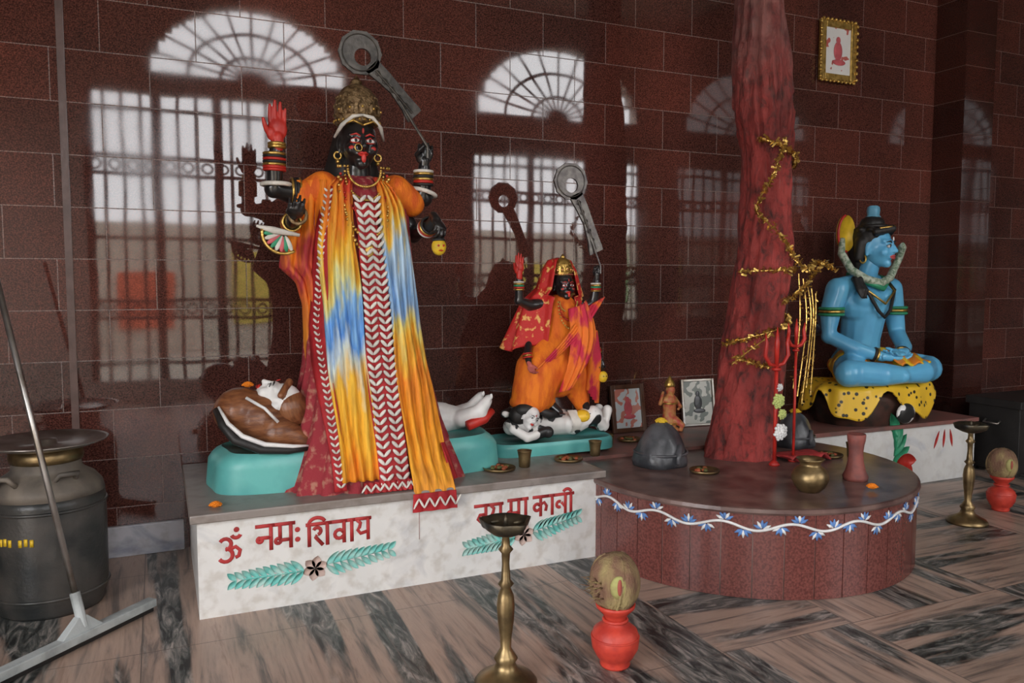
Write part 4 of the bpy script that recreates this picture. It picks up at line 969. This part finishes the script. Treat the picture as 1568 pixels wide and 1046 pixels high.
def coco(c, s=1.0, sprout=True):
    e = empty('coconut_on_red_pot', c); b = MB()
    b.lathe([(.055, 0), (.06, .01), (.055, .02), (.072, .04), (.09, .075), (.094, .11), (.085, .145), (.06, .165), (.042, .175), (.04, .195), (.055, .215), (.075, .235), (.078, .25), (.07, .25), (.045, .225), (.002, .22)], seg=40); b.ring((0, 0, .12), .092, .004); b.ring((0, 0, .185), .045, .007)
    b.v = [tuple(q * s for q in p) for p in b.v]; b.build('pot', redpot, e)
    b = MB()
    def cc(u, v):
        a = 2 * pi * u; p = pi * (v - .5); r = .098 * math.cos(p) ** .85 * (1 + .05 * math.sin(a * 3) + .03 * math.sin(a * 7)) if 0 < v < 1 else .001
        return (r * math.cos(a) * s, r * math.sin(a) * s, (.335 + .115 * math.sin(p)) * s)
    b.grid(cc, 40, 20, 0, cu=True)
    for k in range(3):
        a = k * 2.09; b.tube([(.10 * math.cos(a + .05 * j) * math.cos(-1.2 + .27 * j) ** .85 * s, .10 * math.sin(a + .05 * j) * math.cos(-1.2 + .27 * j) ** .85 * s, (.335 + .115 * math.sin(-1.2 + .27 * j)) * s) for j in range(10)], .006, 0, 6)
    for k in range(26 if sprout else 5):
        a = pi + random.uniform(-.5, .5); z = .32 + random.uniform(-.04, .04); r = .09; L = random.uniform(.02, .055)
        b.tube([(r * math.cos(a) * s, r * math.sin(a) * s, z * s), ((r + L) * math.cos(a) * s, (r + L) * math.sin(a) * s, (z + random.uniform(-.02, .03)) * s)], [.003, .001], 0, 4)
    b.build('coconut', husk, e)
    b = MB(); b.sphere((-.035 * s, -.082 * s, .345 * s), (.035 * s, .016 * s, .045 * s), 0, rot=(0, 0, -.35)); b.sphere((-.04 * s, -.095 * s, .35 * s), (.010 * s, .006 * s, .032 * s), 1); b.build('sindoor_mark', [M('yellow_green', (.36, .36, .12), .7, col2=(.22, .16, .07)), M('dull_red', (.32, .07, .05), .7)], e)
coco((1.60, 2.60, 0)); coco((5.04, 3.40, 0), .92, False)

# ------------------------------------------------------------------ milk can & wiper & box
e = empty('black_milk_can', (-.49, 4.20, 0)); b = MB()
b.lathe([(.215, 0), (.225, .015), (.225, .04), (.235, .06), (.240, .10), (.242, .40), (.24, .50), (.235, .54)], seg=56); b.ring((0, 0, .48), .241, .008, seg=40); b.ring((0, 0, .09), .24, .008, seg=40); b.build('body', canm, e)
b = MB(); b.lathe([(.238, .53), (.228, .57), (.20, .605), (.16, .63), (.145, .645), (.14, .70)], seg=48)
for q in (-1, 1): b.tube([(q * .15 - .03, -.13, .60), (q * .17 - .03, -.16, .64), (q * .10 - .03, -.19, .64), (q * .07 - .03, -.17, .60)], .012, 0, 8)
b.build('shoulder', candust, e)
b = MB(); b.lathe([(.15, .68), (.155, .70), (.15, .735), (.13, .74)], seg=40); b.build('neck_ring', brass, e)
b = MB(); b.lathe([(.10, .742), (.20, .748), (.255, .768), (.262, .775), (.25, .772), (.19, .758), (.05, .755), (.045, .775), (.02, .782), (.002, .783)], seg=56); b.build('lid', steel, e)
b = MB()
for k in range(7):
    a = math.radians(252 - k * 5.5 + 8); 
    if k != 3: b.box((.243 * math.cos(a), .243 * math.sin(a), .36 + .004 * (k % 2)), (.014, .006, .032), 0, (0, 0, a + pi / 2))
b.build('yellow_marking', yellow, e)
e = empty('floor_wiper'); b = MB()
p0 = Vector((-.33, 3.66, .12)); p1 = Vector((-.625, 3.90, 1.62)); b.tube([p0, p1], .013, 0, 12); b.build('pole', steel, e)
b = MB(); A = Vector((-.60, 3.36, .045)); Bq = Vector((-.06, 3.90, .045)); d = (Bq - A).normalized(); ang = math.atan2(d.y, d.x); mid = (A + Bq) / 2
b.box(mid, ((Bq - A).length, .05, .035), 0, (0, 0, ang)); b.box(mid + Vector((0, 0, -.025)), ((Bq - A).length, .012, .04), 1, (0, 0, ang))
nrm = Vector((-d.y, d.x, 0))
b.add([mid - d * .12 + nrm * .02, mid + d * .12 + nrm * .02, mid + d * .12 - nrm * .02, mid - d * .12 - nrm * .02, p0 - d * .02 + nrm * .015, p0 + d * .02 + nrm * .015, p0 + d * .02 - nrm * .015, p0 - d * .02 - nrm * .015], [(0, 1, 5, 4), (2, 3, 7, 6), (1, 2, 6, 5), (3, 0, 4, 7), (4, 5, 6, 7), (0, 3, 2, 1)])
b.tube([p0 - (p1 - p0).normalized() * .05, p0 + (p1 - p0).normalized() * .10], .021, 0, 12)
b.build('head', [alu, blackmatte], e, smooth=False, bevel=.003)
e = empty('black_storage_trunk', (6.35, 4.12, 0)); b = MB(); b.box((0, 0, .28), (.75, .42, .50)); b.box((0, 0, .56), (.79, .46, .06)); b.box((0, -.215, .45), (.08, .01, .08))
for q in (-1, 1):
    for w in (-1, 1): b.box((q * .34, w * .17, .015), (.05, .05, .03))
b.build('trunk_box', blackmatte, e, smooth=False, bevel=.008)
b = MB(); b.tube([(-.38, -.06, .42), (-.41, -.06, .40), (-.41, .06, .40), (-.38, .06, .42)], .008); b.build('handle', steel, e)

# ------------------------------------------------------------------ world, camera
w = bpy.data.worlds.new('World'); sc.world = w; w.use_nodes = True
bg = w.node_tree.nodes['Background']; bg.inputs[0].default_value = (.98, .98, 1.0, 1); bg.inputs[1].default_value = 10.5
cam = bpy.data.cameras.new('Camera'); cam.lens = 28; cam.sensor_width = 36; cam.clip_start = .05
co = bpy.data.objects.new('Camera', cam); sc.collection.objects.link(co); co.location = (0, 0, 1.5)
co.rotation_euler = (pi / 2 - math.radians(4.28), 0, -math.radians(24.0)); sc.camera = co
sc.view_settings.view_transform = 'Standard'
